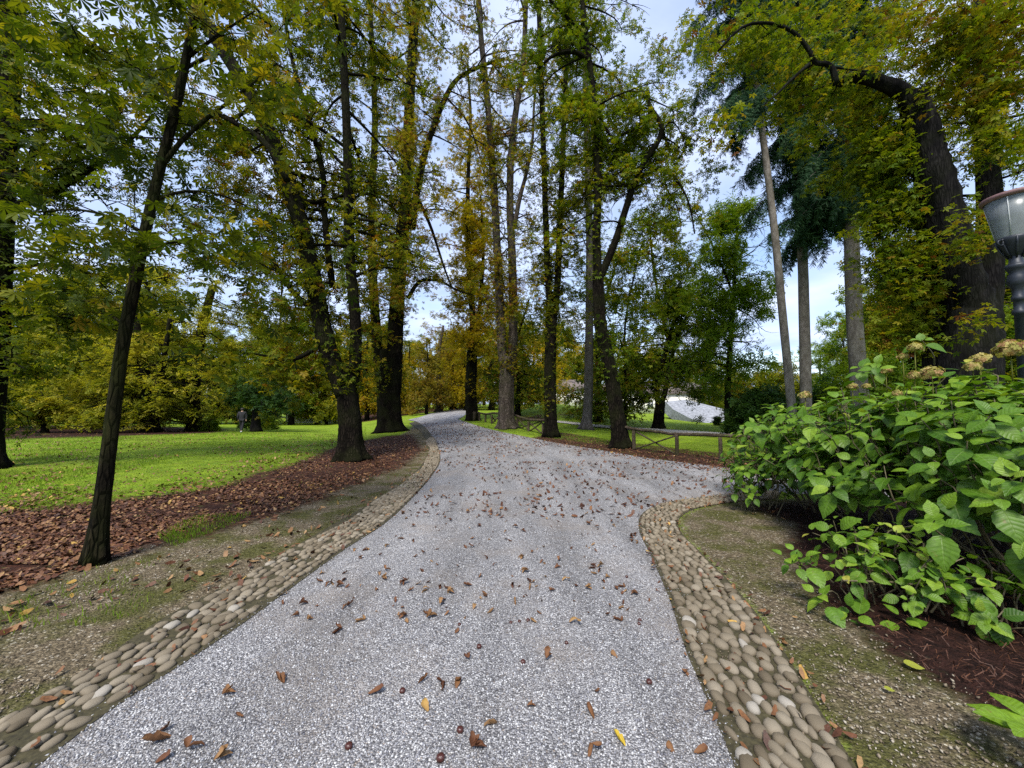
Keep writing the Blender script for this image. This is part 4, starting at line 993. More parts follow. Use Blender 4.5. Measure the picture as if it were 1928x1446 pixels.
t.build('chestnut_tree', 'huge black leaning trunk with a crooked limb overhead behind the flowering bush', 'tree', g0, BARK_B, CHESTG, PALM, .185, mean=.56, sd=.16, gate=.22, hue=.2)

# --- left background maples with low layered foliage
def maple(seed, base, stems, blobs, label, leaf=MAPLE, bark=BARK_D, auto=24, tm=SPRAY, size=.4, mean=.6, gate=.3, L=3.0):
    g0 = gp(*base); D = g0[1]; t = Tree(seed)
    for k, (pts, r0, r1) in enumerate(stems):
        p = PX(pts, D)
        if k == 0: p = [g0] + p
        t.stem(p, r0, r1, n=22, sides=14, lobes=.08, flare=.4 if k == 0 else 0)
    for i in range(len(stems)): t.auto(i, auto, .35 if i == 0 else .15, 1, L, L, nsub=5, nleaf=8, up=.0, spread=.32)
    for (u, v, dd, r, n) in blobs: t.blob(u, v, D + dd, r, n, zs=.45)
    return t.build('park_tree', label, 'tree', g0, bark, leaf, tm, size, mean=mean, sd=.2, gate=gate, tilt=.35, hue=.5)
maple(31, (368, 812), [([(366, 790), (364, 760), (368, 700), (380, 620), (400, 540)], .55, .25), ([(366, 770), (340, 700), (300, 620), (270, 520)], .3, .12)],
      [(330, 720, -1, 1.4, 260), (260, 700, -1.5, 1.5, 300), (380, 690, -1, 1.4, 260), (430, 640, 0, 1.6, 300), (300, 640, -1, 1.8, 320), (240, 760, -1.5, .9, 120), (330, 760, -1.5, .6, 90), (400, 600, 0, 1.6, 260)], 'thick-footed tree with low pale leaves, rightmost of the dark clump on the left lawn')
maple(32, (283, 814), [([(282, 795), (280, 770), (275, 720), (262, 640), (240, 540)], .55, .2), ([(286, 790), (300, 750), (306, 700), (320, 600)], .35, .12), ([(278, 795), (258, 770), (250, 740)], .3, .15)],
      [(150, 720, -1, 1.6, 300), (80, 700, -1, 1.8, 340), (180, 660, -.5, 1.8, 320), (60, 640, 0, 2.0, 360), (140, 780, -1.5, .9, 150), (200, 730, -1.5, 1.1, 200), (110, 590, 0, 2.0, 300)], 'squat dark multi-stemmed tree under layered yellow-green foliage left of the thick-footed one')
maple(33, (84, 815), [([(84, 805), (78, 790), (62, 775), (30, 765)], .16, .09), ([(80, 792), (60, 760), (20, 720)], .1, .05)],
      [(60, 760, -1, .9, 170), (20, 740, -1, 1.1, 200), (100, 760, -.5, .8, 130), (20, 680, 0, 1.3, 220), (-60, 700, 0, 1.6, 220), (160, 790, 0, .5, 60)], 'small bent tree stooping to the left over the shaded strip of lawn', auto=8, L=1.5)
maple(34, (170, 806), [([(170, 790), (168, 770), (160, 700), (150, 560)], .28, .12)], [(170, 700, 0, 2, 200), (120, 640, 0, 2.2, 260), (220, 600, 0, 2, 240)], 'narrow trunk between the bent tree and the clump, in the shade of low branches')
# weeping tree and yew on the far left lawn
maple(35, (578, 795), [([(578, 782), (577, 765), (580, 735), (588, 690), (600, 640)], .42, .2), ([(578, 770), (560, 730), (530, 690)], .2, .08)],
      [(560, 740, 0, 1.5, 240), (600, 740, 0, 1.5, 240), (540, 700, 0, 2, 260), (610, 690, 0, 2, 260), (575, 715, 0, 2, 260)], 'grey weeping tree beside the stone tables on the far left lawn', bark=BARK_M, size=.4, mean=.45)
maple(36, (482, 813), [([(482, 790), (483, 765), (484, 740), (485, 715)], .34, .12)],
      [(480, 745, 0, 1.4, 420), (450, 752, 0, .9, 200), (520, 752, 0, 1.0, 260), (545, 768, 0, .6, 90), (485, 725, 0, 1.1, 260), (455, 775, 0, .5, 80)], 'dark spreading evergreen with a single straight black trunk near the walking person', leaf=DEEP, bark=BARK_B, auto=14, size=.36, mean=.3, gate=.15)
maple(37, (408, 786), [([(409, 775), (411, 765), (412, 750), (420, 690)], .8, .5)], [(420, 720, 0, 3, 300), (460, 690, 0, 3, 300), (400, 680, 0, 3, 300)], 'distant thick brown trunk beyond the sunlit left lawn', bark=BARK_M, size=.5, L=4)

# golden drooping tree behind the two-stemmed chestnut
maple(38, (520, 786), [([(520, 765), (522, 730), (525, 660), (530, 560), (535, 450)], .4, .2)],
      [(470, 660, 0, 2.4, 380), (530, 640, 0, 2.4, 420), (560, 700, -1, 1.6, 220), (450, 600, 0, 2.4, 340), (560, 560, 0, 2.6, 380), (510, 700, -1, 1.8, 300), (420, 700, 0, 1.8, 200)], 'olive-gold tree with fine drooping twigs behind the two-stemmed chestnut', leaf=RUST, tm=PALM3, size=.34, mean=.36, L=4)
# avenue trees beyond the bend
for k, (u, v, w, lab, lf) in enumerate([(826, 776, .55, 'fluted avenue trunk with rusty shoots beside the white notice board', RUST), (853, 771, .55, 'very dark avenue trunk right behind the rusty one', GOLD), (870, 769, .40, 'farthest black trunk just left of the split golden chestnut', GOLD), (925, 772, .45, 'dim trunk with spreading roots seen behind the tall forked grey trunk', CHEST), (974, 783, .25, 'thin black trunk at the right edge of the tall forked grey trunk', CHESTG), (998, 765, .35, 'distant trunk on top of the grassy mound', CHESTG), (1126, 794, .30, 'small dark tree between the pale trunk and the curved one', CHESTG), (1176, 808, .13, 'two thin stems hugging the right side of the curved trunk', CHESTG), (757, 778, .3, 'dim trunk beside the right edge of the massive fluted chestnut', CHEST)]):
    g0 = gp(u, v); D = g0[1]; t = Tree(50 + k); H = t.rg.uniform(9, 13)
    px = lambda du, h: np.array([g0[0] + du, D, g0[2] + h])
    t.stem([px(0, 0), px(.05, 1.2), px(.1, 3), px(t.rg.normal(0, .4), H * .6), px(t.rg.normal(0, .8), H)], w, w * .3, n=26, sides=14, flare=.4, lobes=.1)
    t.auto(0, 34, .22, 1, 3.2, 2.6, nsub=5, nleaf=10, up=.1, spread=.4)
    t.ivy_on(0, .1, .6, 300, .3)
    t.build('avenue_tree', lab, 'tree', g0, BARK_D if k != 0 else BARK_M, lf, PALM3, .42, mean=.5, sd=.2, gate=.25)

# ------------------------------------------------------------------ trees further back (copies of a few)
protos = []
for k, (lf, bark, nm) in enumerate([(GOLD, BARK_D, 'gold'), (MAPLE, BARK_D, 'yellow'), (CHESTG, BARK_D, 'green'), (BRIGHT, BARK_M, 'bright'), (RUST, BARK_D, 'rust')]):
    t = Tree(80 + k); H = 13
    t.stem([(0, 0, -.3), (.05, 0, 1.5), (.1, .1, 4), (-.2, .1, 8), (.1, -.1, H)], .33, .08, n=20, sides=10, flare=.3)
    t.auto(0, 46, .24, 1, 4.2, 2.2, nsub=6, nleaf=9, up=.15, spread=.45)
    for z in range(7): t.blobw(np.array([t.rg.normal(0, 2.4), t.rg.normal(0, 2.4), 4.2 + z * 1.3]), 2.2, 130, zs=.6)
    protos.append((t, lf, bark, nm))
def treecopy(root, loc, rz, s, label, group):
    r = root.copy(); COL.objects.link(r); r.location = loc; r.rotation_euler = (0, 0, rz); r.scale = s
    r['label'] = label; r['group'] = group
    for ch in list(root.children):
        c = ch.copy(); COL.objects.link(c); c.parent = r
    return r
built = {}
rgb = np.random.default_rng(5)
LBL = {'gold': 'golden yellow tree of the far wood behind the lawns', 'yellow': 'pale yellow-green tree of the far wood behind the lawns', 'green': 'olive green tree of the far wood behind the lawns', 'bright': 'fresh bright green tree of the wood behind the flowering bush', 'rust': 'rust-tinted tree of the far wood behind the lawns'}
spots = []
for k, b in enumerate(np.linspace(-1.45, -.5, 15)): spots.append((b, rgb.uniform(60, 76), 'green' if k % 3 else 'yellow', rgb.uniform(1.2, 1.6)))
for k, b in enumerate(np.linspace(-1.5, .5, 22)): spots.append((b, rgb.uniform(105, 130), ('green', 'yellow', 'green')[k % 3], rgb.uniform(1.5, 2.0)))
for k, b in enumerate(np.linspace(-1.45, -.95, 5)): spots.append((b, rgb.uniform(30, 38), ('green', 'yellow', 'green')[k % 3], rgb.uniform(.95, 1.2)))
for k, b in enumerate(np.linspace(-.48, .16, 13)): spots.append((b, rgb.uniform(58, 82), ('gold', 'yellow', 'gold', 'green')[k % 4], rgb.uniform(1.0, 1.35)))
for k, b in enumerate(np.linspace(-.30, .10, 5)): spots.append((b - .02, rgb.uniform(50, 58), ('gold', 'rust')[k % 2], rgb.uniform(.7, .9)))
for k, b in enumerate(np.linspace(.16, .44, 5)): spots.append((b, rgb.uniform(62, 78), ('green', 'yellow')[k % 2], rgb.uniform(.75, .95)))
for b, d, k_, s in [(.52, 60, 'green', .55), (.58, 48, 'yellow', .42), (.64, 58, 'green', .5), (.70, 70, 'yellow', .5), (.56, 75, 'green', .7), (.66, 40, 'yellow', .36), (.72, 50, 'yellow', .42), (.80, 60, 'bright', .8), (.86, 42, 'bright', .75), (.92, 30, 'bright', .72), (.98, 26, 'bright', .82), (1.05, 22, 'green', .85), (1.14, 24, 'green', .9), (1.26, 22, 'bright', .9), (1.36, 24, 'green', .9), (.95, 44, 'bright', 1.0), (1.1, 38, 'bright', 1.0), (1.3, 36, 'green', 1.0)]: spots.append((b, d, k_, s))
for b, d, kind, s in spots:
    x, y = b * d, d; z = float(terr(x, y)); i = [p[3] for p in protos].index(kind)
    loc = (x, y, z - .1); rz = rgb.uniform(0, 6.28); sc = (s * rgb.uniform(.9, 1.1), s * rgb.uniform(.9, 1.1), s)
    grp = {'gold': 'golden trees of the far wood', 'yellow': 'yellow-green trees of the far wood', 'green': 'olive trees of the far wood', 'bright': 'bright green trees behind the bush', 'rust': 'rusty trees of the far wood'}[kind]
    if kind not in built:
        t, lf, bark, nm = protos[i]
        r = t.build('woodland_tree', LBL[kind], 'tree', (0, 0, 0), bark, lf, PALM3 if kind in ('gold', 'rust') else SPRAY, .55, mean=.5, sd=.2, gate=.3, gscale=.45, group=grp, hue=.5)
        r.location = loc; r.rotation_euler = (0, 0, rz); r.scale = sc; built[kind] = r
    else:
        treecopy(built[kind], loc, rz, sc, LBL[kind], grp)
# ================================================================== HYDRANGEA
def hyd_leaf(nu=12, nv=5, seed=0):
    rg = np.random.default_rng(seed); V = []; U = []; W = []
    fold = rg.uniform(.10, .28); droop = rg.uniform(.18, .42); side = rg.uniform(-.06, .06)
    for i in range(nu + 1):
        t = i / nu
        w = .335 * (math.sin(math.pi * min(1, t ** .78)) ** .85) if 0 < t < 1 else .004
        w *= 1 - .45 * max(0, t - .66) / .34
        for j in range(-2, 3):
            k = j / 2
            tooth = (.016 if i % 2 else -.006) if abs(j) == 2 and 0 < i < nu else 0
            y = k * (w + tooth) + side * t * t
            z = fold * w * abs(k) ** 1.3 * 1.4 - droop * t * t + .012 * math.cos(i * math.pi) * (abs(k) == .5) - .10 * (abs(k) > .9) * w
            V.append((t, y, z + .10 * t)); U.append(t); W.append(k)
    Q = [[i * 5 + j, (i + 1) * 5 + j, (i + 1) * 5 + j + 1, i * 5 + j + 1] for i in range(nu) for j in range(4)]
    return np.array(V), np.array(Q), np.array(U), np.array(W)
def hyd_mat():
    m, nt, out = newmat('hydrangea_leaf'); g = N(nt)
    u, v = g.attr('lu'), g.attr('lv'); av = g.math('ABSOLUTE', v)
    c = g.ramp(g.attr('tint'), [(0, (.030, .085, .006)), (.35, (.075, .165, .010)), (.65, (.15, .26, .016)), (.9, (.26, .36, .04)), (1, (.36, .34, .05))])
    ph = g.math('SINE', g.math('MULTIPLY', g.math('SUBTRACT', u, g.math('MULTIPLY', av, .16)), 50.0))
    vein = g.math('MAXIMUM', g.ramp(av, [(.0, 1), (.075, 0)]), g.math('MULTIPLY', g.ramp(ph, [(.86, 0), (1, 1)]), .45))
    tc = g('TexCoord').outputs['Object']
    n = g('TexNoise', {'Vector': tc, 'Scale': 40.0, 'Detail': 3.0}).outputs[0]
    c = g.mix(1.0, c, g.ramp(n, [(.3, .72), (.7, 1.12)]), 'MULTIPLY')
    c = g.mix(g.math('MULTIPLY', vein, .42), c, (.19, .27, .07))
    nsp = g('TexNoise', {'Vector': tc, 'Scale': 16.0, 'Detail': 6.0, 'Roughness': .7}).outputs[0]
    c = g.mix(g.math('MULTIPLY', g.ramp(nsp, [(.64, 0), (.69, 1)]), .7), c, (.16, .10, .03))
    b = g('Bump', {'Height': g.math('ADD', g.math('MULTIPLY', ph, .35), g.math('MULTIPLY', vein, -.6)), 'Strength': .35, 'Distance': .006})
    pr = g('BsdfPrincipled', {'Base Color': c, 'Roughness': .45, 'Specular IOR Level': .32, 'Normal': b.outputs[0]})
    tr = g('BsdfTranslucent', {'Color': g.mix(1.0, c, (1.3, 1.3, .5), 'MULTIPLY')})
    mx = g('MixShader', {0: .3, 1: pr.outputs[0], 2: tr.outputs[0]})
    nt.links.new(mx.outputs[0], out.inputs[0]); return m
HYD = hyd_mat()
STEMM = plainmat('bush_stem', (.10, .085, .045), .8, noise=.35, sc=30)
HL = [hyd_leaf(seed=s) for s in range(6)]
class Bush:
    def __init__(s, seed): s.rg = np.random.default_rng(seed); s.st = MB(); s.pos = [[] for _ in HL]; s.M = [[] for _ in HL]; s.tn = [[] for _ in HL]; s.n = 0
    def leaf(s, p, d, up, size, tint):
        x = d / np.linalg.norm(d); y = np.cross(up, x); y /= np.linalg.norm(y) + 1e-9; z = np.cross(x, y)
        k = int(s.rg.integers(len(HL)))
        s.pos[k].append(p); s.M[k].append(np.stack([x, y, z], 1) * size); s.tn[k].append(tint)
    def shoot(s, p0, tip, axis, size, pairs=3, tint=.5):
        """a stem from p0 to tip ending in decussate leaf pairs around 'axis'"""
        rg = s.rg
        mid = (p0 + tip) / 2 + rg.normal(0, .05, 3) + np.array([0, 0, .04])
        s.st.tube(catmull([p0, mid, tip], 6), np.linspace(.008, .0035, 6), 5, cap=False)
        a0 = rg.uniform(0, 3.14)
        e1 = np.cross(axis, [0.3, .2, 1.0]); e1 /= np.linalg.norm(e1) + 1e-9; e2 = np.cross(axis, e1)
        for k in range(pairs):
            q = tip - axis * (k * rg.uniform(.04, .075))
            ss = size * (.62 + .26 * k) * rg.uniform(.65, 1.2)
            for sg in (0, math.pi):
                a = a0 + k * math.pi / 2 + sg + rg.normal(0, .2)
                side = math.cos(a) * e1 + math.sin(a) * e2
                d = side + axis * (.55 - .28 * k) + np.array([0, 0, -.12 - .1 * k]); d /= np.linalg.norm(d)
                up = axis + np.array([0, 0, .8]) + rg.normal(0, .15, 3)
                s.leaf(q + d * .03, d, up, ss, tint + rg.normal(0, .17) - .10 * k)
    def dome(s, c, rad, h, n, size, zmin=.12, tint=.50, core=None):
        rg = s.rg; c = np.array(c, float)
        for _ in range(n):
            a = rg.uniform(0, 6.283); e = math.asin(rg.uniform(-.15, 1)); r = rg.uniform(.80, 1.05)
            if rg.uniform() < .22: r *= rg.uniform(.55, .85)
            nrm = np.array([math.cos(a) * math.cos(e), math.sin(a) * math.cos(e), math.sin(e)])
            tip = np.array([c[0] + nrm[0] * rad * r, c[1] + nrm[1] * rad * r, h * .42 + nrm[2] * h * .58 * r + rg.normal(0, .03)])
            if tip[2] < zmin: tip[2] = zmin + rg.uniform(0, .12)
            ax = nrm * .8 + np.array([0, 0, .55]) + rg.normal(0, .22, 3); ax /= np.linalg.norm(ax)
            p0 = tip - ax * rg.uniform(.2, .45) - np.array([0, 0, .12])
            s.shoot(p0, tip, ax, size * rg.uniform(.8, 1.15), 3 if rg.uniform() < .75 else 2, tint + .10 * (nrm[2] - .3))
    def build(s, name, label, cat, base, heads=(), canes=()):
        root = thing(name, base, label, cat)
        for b, e in canes: s.st.tube(catmull([b, (np.array(b) * .45 + np.array(e) * .55) + s.rg.normal(0, .06, 3), e], 10), np.linspace(.014, .006, 10), 6, cap=False)
        part('stem', s.st, STEMM, root)
        Vs, Fs, At = [], [], {'tint': [], 'lu': [], 'lv': []}; o = 0
        for k, (V, Q, U, W) in enumerate(HL):
            if not s.pos[k]: continue
            n = len(s.pos[k]); VV, FF, t = scatter((V, Q), np.array(s.pos[k]), np.array(s.M[k]), np.clip(s.tn[k], .01, .99))
            Vs.append(VV); Fs.append(FF + o); o += len(VV); At['tint'].append(t); At['lu'].append(np.tile(U, n)); At['lv'].append(np.tile(W, n))
        me = mesh_np('foliage', np.vstack(Vs) - np.array(base), np.vstack(Fs), {k: np.concatenate(v) for k, v in At.items()})
        obj('foliage', me, HYD, root)
        for hp, hr in heads:
            part('flower_head', flower_head(np.array(hp), hr * .68, s.rg), FLOWER, root, smooth=False)
        return root
FLOWER = leafmat('faded_floret', [(0, (.14, .16, .03)), (.35, (.30, .28, .08)), (.65, (.42, .35, .13)), (.9, (.40, .24, .12)), (1, (.20, .10, .05))], trans=.3, rough=.7)
def flower_head(c, r, rg):
    mb = MB(); n = 130
    for i in range(n):
        k = (i + .5) / n; th = math.acos(1 - 1.45 * k); ph = i * 2.39996
        nrm = np.array([math.sin(th) * math.cos(ph), math.sin(th) * math.sin(ph), math.cos(th)])
        p = c + nrm * np.array([r, r, r * .85]) * rg.uniform(.72, 1.12) * (1 + .18 * math.sin(3 * ph + 5 * th))
        nrm = nrm + rg.normal(0, .3, 3); nrm /= np.linalg.norm(nrm)
        e1 = np.cross(nrm, [.2, .5, .8]); e1 /= np.linalg.norm(e1); e2 = np.cross(nrm, e1); a0 = rg.uniform(0, 1.57); tn = float(np.clip(rg.normal(.5, .25), 0.01, .99))
        for q in range(4):
            a = a0 + q * math.pi / 2; d = math.cos(a) * e1 + math.sin(a) * e2; s_ = -math.sin(a) * e1 + math.cos(a) * e2; L = .32 * r * rg.uniform(.8, 1.2)
            up = nrm * .06 * r
            mb.add([p, p + d * L * .6 + s_ * L * .42 + up, p + d * L, p + d * L * .6 - s_ * L * .42 + up], [[0, 1, 2, 3]], tint=tn)
    mb.tube([c - np.array([0, 0, .32]), c - np.array([0, 0, .02])], [.006, .005], 5, tint=.05)
    return mb
b = Bush(3)
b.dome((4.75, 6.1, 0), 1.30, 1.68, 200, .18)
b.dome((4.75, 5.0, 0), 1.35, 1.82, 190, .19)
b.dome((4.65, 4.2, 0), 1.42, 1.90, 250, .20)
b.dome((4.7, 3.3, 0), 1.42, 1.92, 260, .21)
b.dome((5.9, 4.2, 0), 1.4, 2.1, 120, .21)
b.dome((3.05, 3.25, 0), .52, .62, 46, .125, zmin=.14, tint=.6)
b.dome((3.5, 3.0, 0), .5, .5, 30, .13, zmin=.12, tint=.5)
b.dome((3.78, 6.0, 0), .5, .85, 40, .14, tint=.55)
# long side shoots that stick out
for (u, v, D_, s_) in [(1420, 800, 5.4, .16), (1400, 880, 5.6, .15), (1412, 930, 5.6, .14), (1500, 1040, 3.2, .12), (1478, 1050, 3.2, .11), (1560, 1000, 3.3, .12), (1540, 1120, 3.0, .13), (1600, 1150, 2.9, .12), (1700, 1165, 2.85, .13), (1620, 690, 4.6, .15), (1735, 640, 4.2, .14), (1480, 770, 5.6, .15), (1650, 690, 4.4, .15), (1850, 1160, 2.7, .13), (1760, 980, 2.8, .16), (1900, 900, 2.7, .19)]:
    tip = P(u, v, D_); ax = np.array([-.6, -.3, .6]) + b.rg.normal(0, .2, 3); ax /= np.linalg.norm(ax)
    b.shoot(tip + np.array([.4, .25, -.25]), tip, ax, s_ * 1.1, 3, .62)
heads = [(P(1722, 655, 4.2), .085), (P(1700, 672, 4.3), .06), (P(1755, 705, 4.0), .12), (P(1845, 678, 4.0), .10), (P(1832, 692, 3.9), .085), (P(1903, 660, 3.9), .16), (P(1516, 745, 5.4), .09), (P(1668, 698, 4.6), .075), (P(1722, 708, 4.2), .08), (P(1605, 728, 5.0), .07), (P(1632, 728, 4.8), .06), (P(1690, 742, 4.2), .06), (P(1575, 762, 4.9), .06)]
canes = []
for k in range(46):
    a = b.rg.uniform(0, 6.28); c0 = [(4.7, 5.9), (4.65, 4.5), (4.7, 3.5), (5.5, 4.2)][k % 4]
    canes.append(((c0[0] + .25 * math.cos(a), c0[1] + .25 * math.sin(a), 0), (c0[0] + 1.0 * math.cos(a), c0[1] + 1.0 * math.sin(a), b.rg.uniform(.7, 1.35))))
for k in range(8):
    e = (3.0 + b.rg.normal(0, .25), 3.1 + b.rg.normal(0, .2), .28); canes.append(((4.2, 3.5, .02), e))
b.build('hydrangea_bush', 'large leafy green bush with faded buff flower heads beside the path on the right', 'bush', (4.7, 4.5, 0), heads, canes)
# low plant in the bottom right corner
b2 = Bush(9)
c2 = G(1985, 1475)
for k in range(9):
    a = k * .7; tip = c2 + np.array([-.02 + .05 * math.cos(a), .03 + .05 * math.sin(a), .17 + .02 * (k % 3)]); d = np.array([math.cos(a), math.sin(a), .25])
    b2.st.tube([c2, tip], [.005, .003], 5); b2.leaf(tip, d, np.array([0, -.2, 1.0]), .15, .62)
b2.leaf(c2 + np.array([-.02, .03, .19]), np.array([-.55, .55, -.05]), np.array([0, -.3, 1.0]), .17, .66)
b2.build('young_hydrangea', 'small low plant with one broad pale-veined leaf poking in at the bottom right corner', 'plant', c2)
# two small pale green leaves fallen on the bed
for (u, v, s_, sh, lab) in [(1702, 1257, .10, .75, 'single pale green leaf lying on the soil between cobbles and bush'), (1665, 1305, .05, .7, 'tiny pale green leaf lying on the soil nearer the front edge')]:
    g_ = G(u, v); V, Q, U, W = HL[0]
    me = mesh_np('green_leaf', V * np.array([1, 1, .3]), Q, {'tint': np.full(len(V), .97), 'lu': U, 'lv': W})
    o = obj('green_leaf', me, HYD, loc=(g_[0], g_[1], g_[2] + .03), label=lab, cat='fallen leaf'); o.scale = (s_,) * 3; o.rotation_euler = (.15, .1, -.3)

# ================================================================== STREET LAMP
IRON = plainmat('lamp_iron', (.014, .018, .026), .5, .3, .5, .3, 30, .15)
REDR = plainmat('lamp_rim', (.17, .095, .095), .6, .1, .4, .2, 20, .1)
def glassmat():
    m, nt, out = newmat('frosted_glass'); g = N(nt)
    tc = g('TexCoord').outputs['Object']
    n = g('TexNoise', {'Vector': tc, 'Scale': 7.0, 'Detail': 3.0}).outputs[0]
    c = g.ramp(n, [(.3, (.25, .27, .28)), (.7, (.34, .37, .38))])
    pr = g('BsdfPrincipled', {'Base Color': c, 'Roughness': .28, 'Specular IOR Level': .6})
    tr = g('BsdfTranslucent', {'Color': (.62, .66, .68, 1)})
    mx = g('MixShader', {0: .5, 1: pr.outputs[0], 2: tr.outputs[0]})
    nt.links.new(mx.outputs[0], out.inputs[0]); return m
FROST = glassmat()
DL = 4.7; XL = P(1931, 760, DL)[0]
lamp = thing('street_lamp', (XL, DL, 0), 'dark iron park lamp with frosted bowl and reddish rim at the right picture edge', 'street lamp')
zz = lambda v: float(P(1905, v, DL)[2])
z0, z1 = zz(450), zz(373)
L0 = np.array([XL, DL, 0])
mb = MB(); mb.lathe(L0, [(.16, 0), (.16, .10), (.12, .14), (.11, .5), (.085, .56), (.07, .62), (.052, .7), (.045, z0 - .95), (.06, z0 - .94), (.062, z0 - .90), (.045, z0 - .88), (.045, z0 - .78), (.058, z0 - .77), (.062, z0 - .73), (.048, z0 - .71), (.05, z0 - .62), (.075, z0 - .58), (.088, z0 - .53), (.08, z0 - .47), (.062, z0 - .42), (.085, z0 - .38), (.10, z0 - .345), (.085, z0 - .32), (.06, z0 - .30), (.055, z0 - .22)], 28); part('post', mb, IRON, lamp)
mb = MB(); mb.lathe(L0, [(.05, z0 - .23), (.07, z0 - .20), (.11, z0 - .12), (.145, z0 - .04), (.152, z0 - .01), (.150, z0 + .015), (.138, z0 + .02), (.136, z0 - .015), (.09, z0 - .10), (.04, z0 - .13)], 28)
for k in range(8):
    a = k * math.pi / 4; d = np.array([math.cos(a), math.sin(a), 0])
    mb.tube([L0 + d * .056 + [0, 0, z0 - .24], L0 + d * .10 + [0, 0, z0 - .17], L0 + d * .142 + [0, 0, z0 - .07], L0 + d * .152 + [0, 0, z0 + .0]], .010, 6)
part('bracket', mb, IRON, lamp)
for sg in (-1, 1):
    mb = MB(); pts = [L0 + np.array([sg * (.14 + .035 + .035 * math.cos(a)), 0, z0 - .05 + .035 * math.sin(a)]) for a in np.linspace(math.pi, -math.pi * .9, 12)]
    mb.tube(pts, .010, 6); part('scroll', mb, IRON, lamp)
mb = MB(); mb.lathe(L0, [(.142, z0 + .012), (.150, z0 + .05), (.19, z0 + .25), (.228, z1 - .03), (.222, z1 - .03), (.184, z0 + .25), (.144, z0 + .05), (.13, z0 + .015)], 36); part('glass_bowl', mb, FROST, lamp)
mb = MB()
for k in range(4):
    a = k * math.pi / 2 + .5; d = np.array([math.cos(a), math.sin(a), 0]); mb.tube([L0 + d * .152 + [0, 0, z0 + .03], L0 + d * .231 + [0, 0, z1 - .02]], .005, 5)
part('rib', mb, plainmat('lamp_rib', (.45, .47, .48), .4), lamp)
mb = MB(); mb.lathe(L0, [(.235, z1 - .035), (.262, z1 - .02), (.268, z1 + .01), (.258, z1 + .022), (.235, z1 + .030), (.12, z1 + .038), (.0, z1 + .04)], 36); part('rim_cap', mb, REDR, lamp)
mb = MB(); mb.lathe(L0, [(.0, z0 + .03), (.045, z0 + .04), (.05, z0 + .12), (.05, z0 + .26), (.03, z0 + .31), (0, z0 + .32)], 16); part('bulb', mb, plainmat('lamp_bulb', (.6, .6, .58), .3), lamp)

# ================================================================== FENCES
WOOD = barkmat('weathered_log', (.055, .042, .03), (.16, .125, .09), .3, zs=1, sc=26, bump=.5)
def fence(label, posts, rail, braces, rp=.055, rr=.05, rb=.028):
    base = G(*posts[0][:2]); f = thing('log_fence', base, label, 'fence')
    tops = []
    for (u, v, vt) in posts:
        b_ = G(u, v); top = P(u, vt, b_[1]); tops.append((b_, top))
        m_ = MB(); pts = catmull([b_ - [0, 0, .1], (b_ + top) / 2 + RNG.normal(0, .008, 3), np.array([b_[0], b_[1], top[2] - .01])], 8)
        m_.tube(pts, rp * RNG.uniform(.9, 1.15), 10, lobes=.06, jit=.03, seed=int(u)); part('post', m_, WOOD, f)
    for rl in rail:
        pts = []
        for (u, v) in rl:
            us = [p[0] for p in posts]; Ds = [t_[0][1] for t_ in tops]; o_ = np.argsort(us)
            us = np.array(us)[o_]; Ds = np.array(Ds)[o_]
            k = (Ds[-1] - Ds[0]) / (us[-1] - us[0]); D_ = Ds[0] + k * (u - us[0]) if (u < us[0] or u > us[-1]) else np.interp(u, us, Ds)
            pts.append(P(u, v, D_))
        m_ = MB(); p_ = catmull(pts, 8 * len(pts)); p_ = p_ + np.cumsum(RNG.normal(0, .004, p_.shape), 0) * [0, .3, 1]
        m_.tube(p_, np.linspace(rr, rr * .8, len(p_)), 10, lobes=.08, jit=.04, seed=3); part('rail', m_, WOOD, f)
    for (a, c) in braces:
        us = np.array([p[0] for p in posts]); Ds = np.array([t_[0][1] for t_ in tops]); o_ = np.argsort(us)
        D1, D2 = np.interp(a[0], us[o_], Ds[o_]), np.interp(c[0], us[o_], Ds[o_])
        p1, p2 = P(a[0], a[1], D1), P(c[0], c[1], D2); off = np.array([0, -.045 if a[1] > c[1] else -.01, 0])
        m_ = MB(); m_.tube(catmull([p1 + off, (p1 + p2) / 2 + off + RNG.normal(0, .015, 3) * [1, .3, 1], p2 + off], 8), rb, 8, jit=.04, seed=int(a[1])); part('brace', m_, WOOD, f)
    return f
fence('rustic log fence on the right running from the curved trunk behind the leafy bush', [(1194, 846, 810), (1275, 858, 818), (1357, 869, 823), (1446, 880, 829)], [[(1178, 804), (1194, 807), (1235, 811), (1278, 818)], [(1268, 817), (1310, 819), (1357, 822), (1400, 825), (1452, 829)]], [((1198, 813), (1272, 855)), ((1192, 846), (1272, 820))], .058, .052, .026)
fence('short log fence section with crossed braces between the two thick trunks', [(974, 806, 787), (995, 812, 793), (1022, 818, 796)], [[(962, 782), (972, 783), (985, 787), (998, 791), (1032, 792)]], [((976, 789), (994, 808)), ((979, 806), (1020, 793)), ((997, 796), (1019, 815)), ((998, 811), (1020, 795))], .07, .075, .035)
fence('far low log fence with a pale loose brace left of the tall forked trunk', [(903, 793, 779), (914, 795, 780), (926, 798, 781)], [[(894, 775), (905, 778), (916, 780), (930, 778), (944, 780)]], [((923, 781), (933, 793)), ((928, 796), (941, 782))], .07, .075, .045)
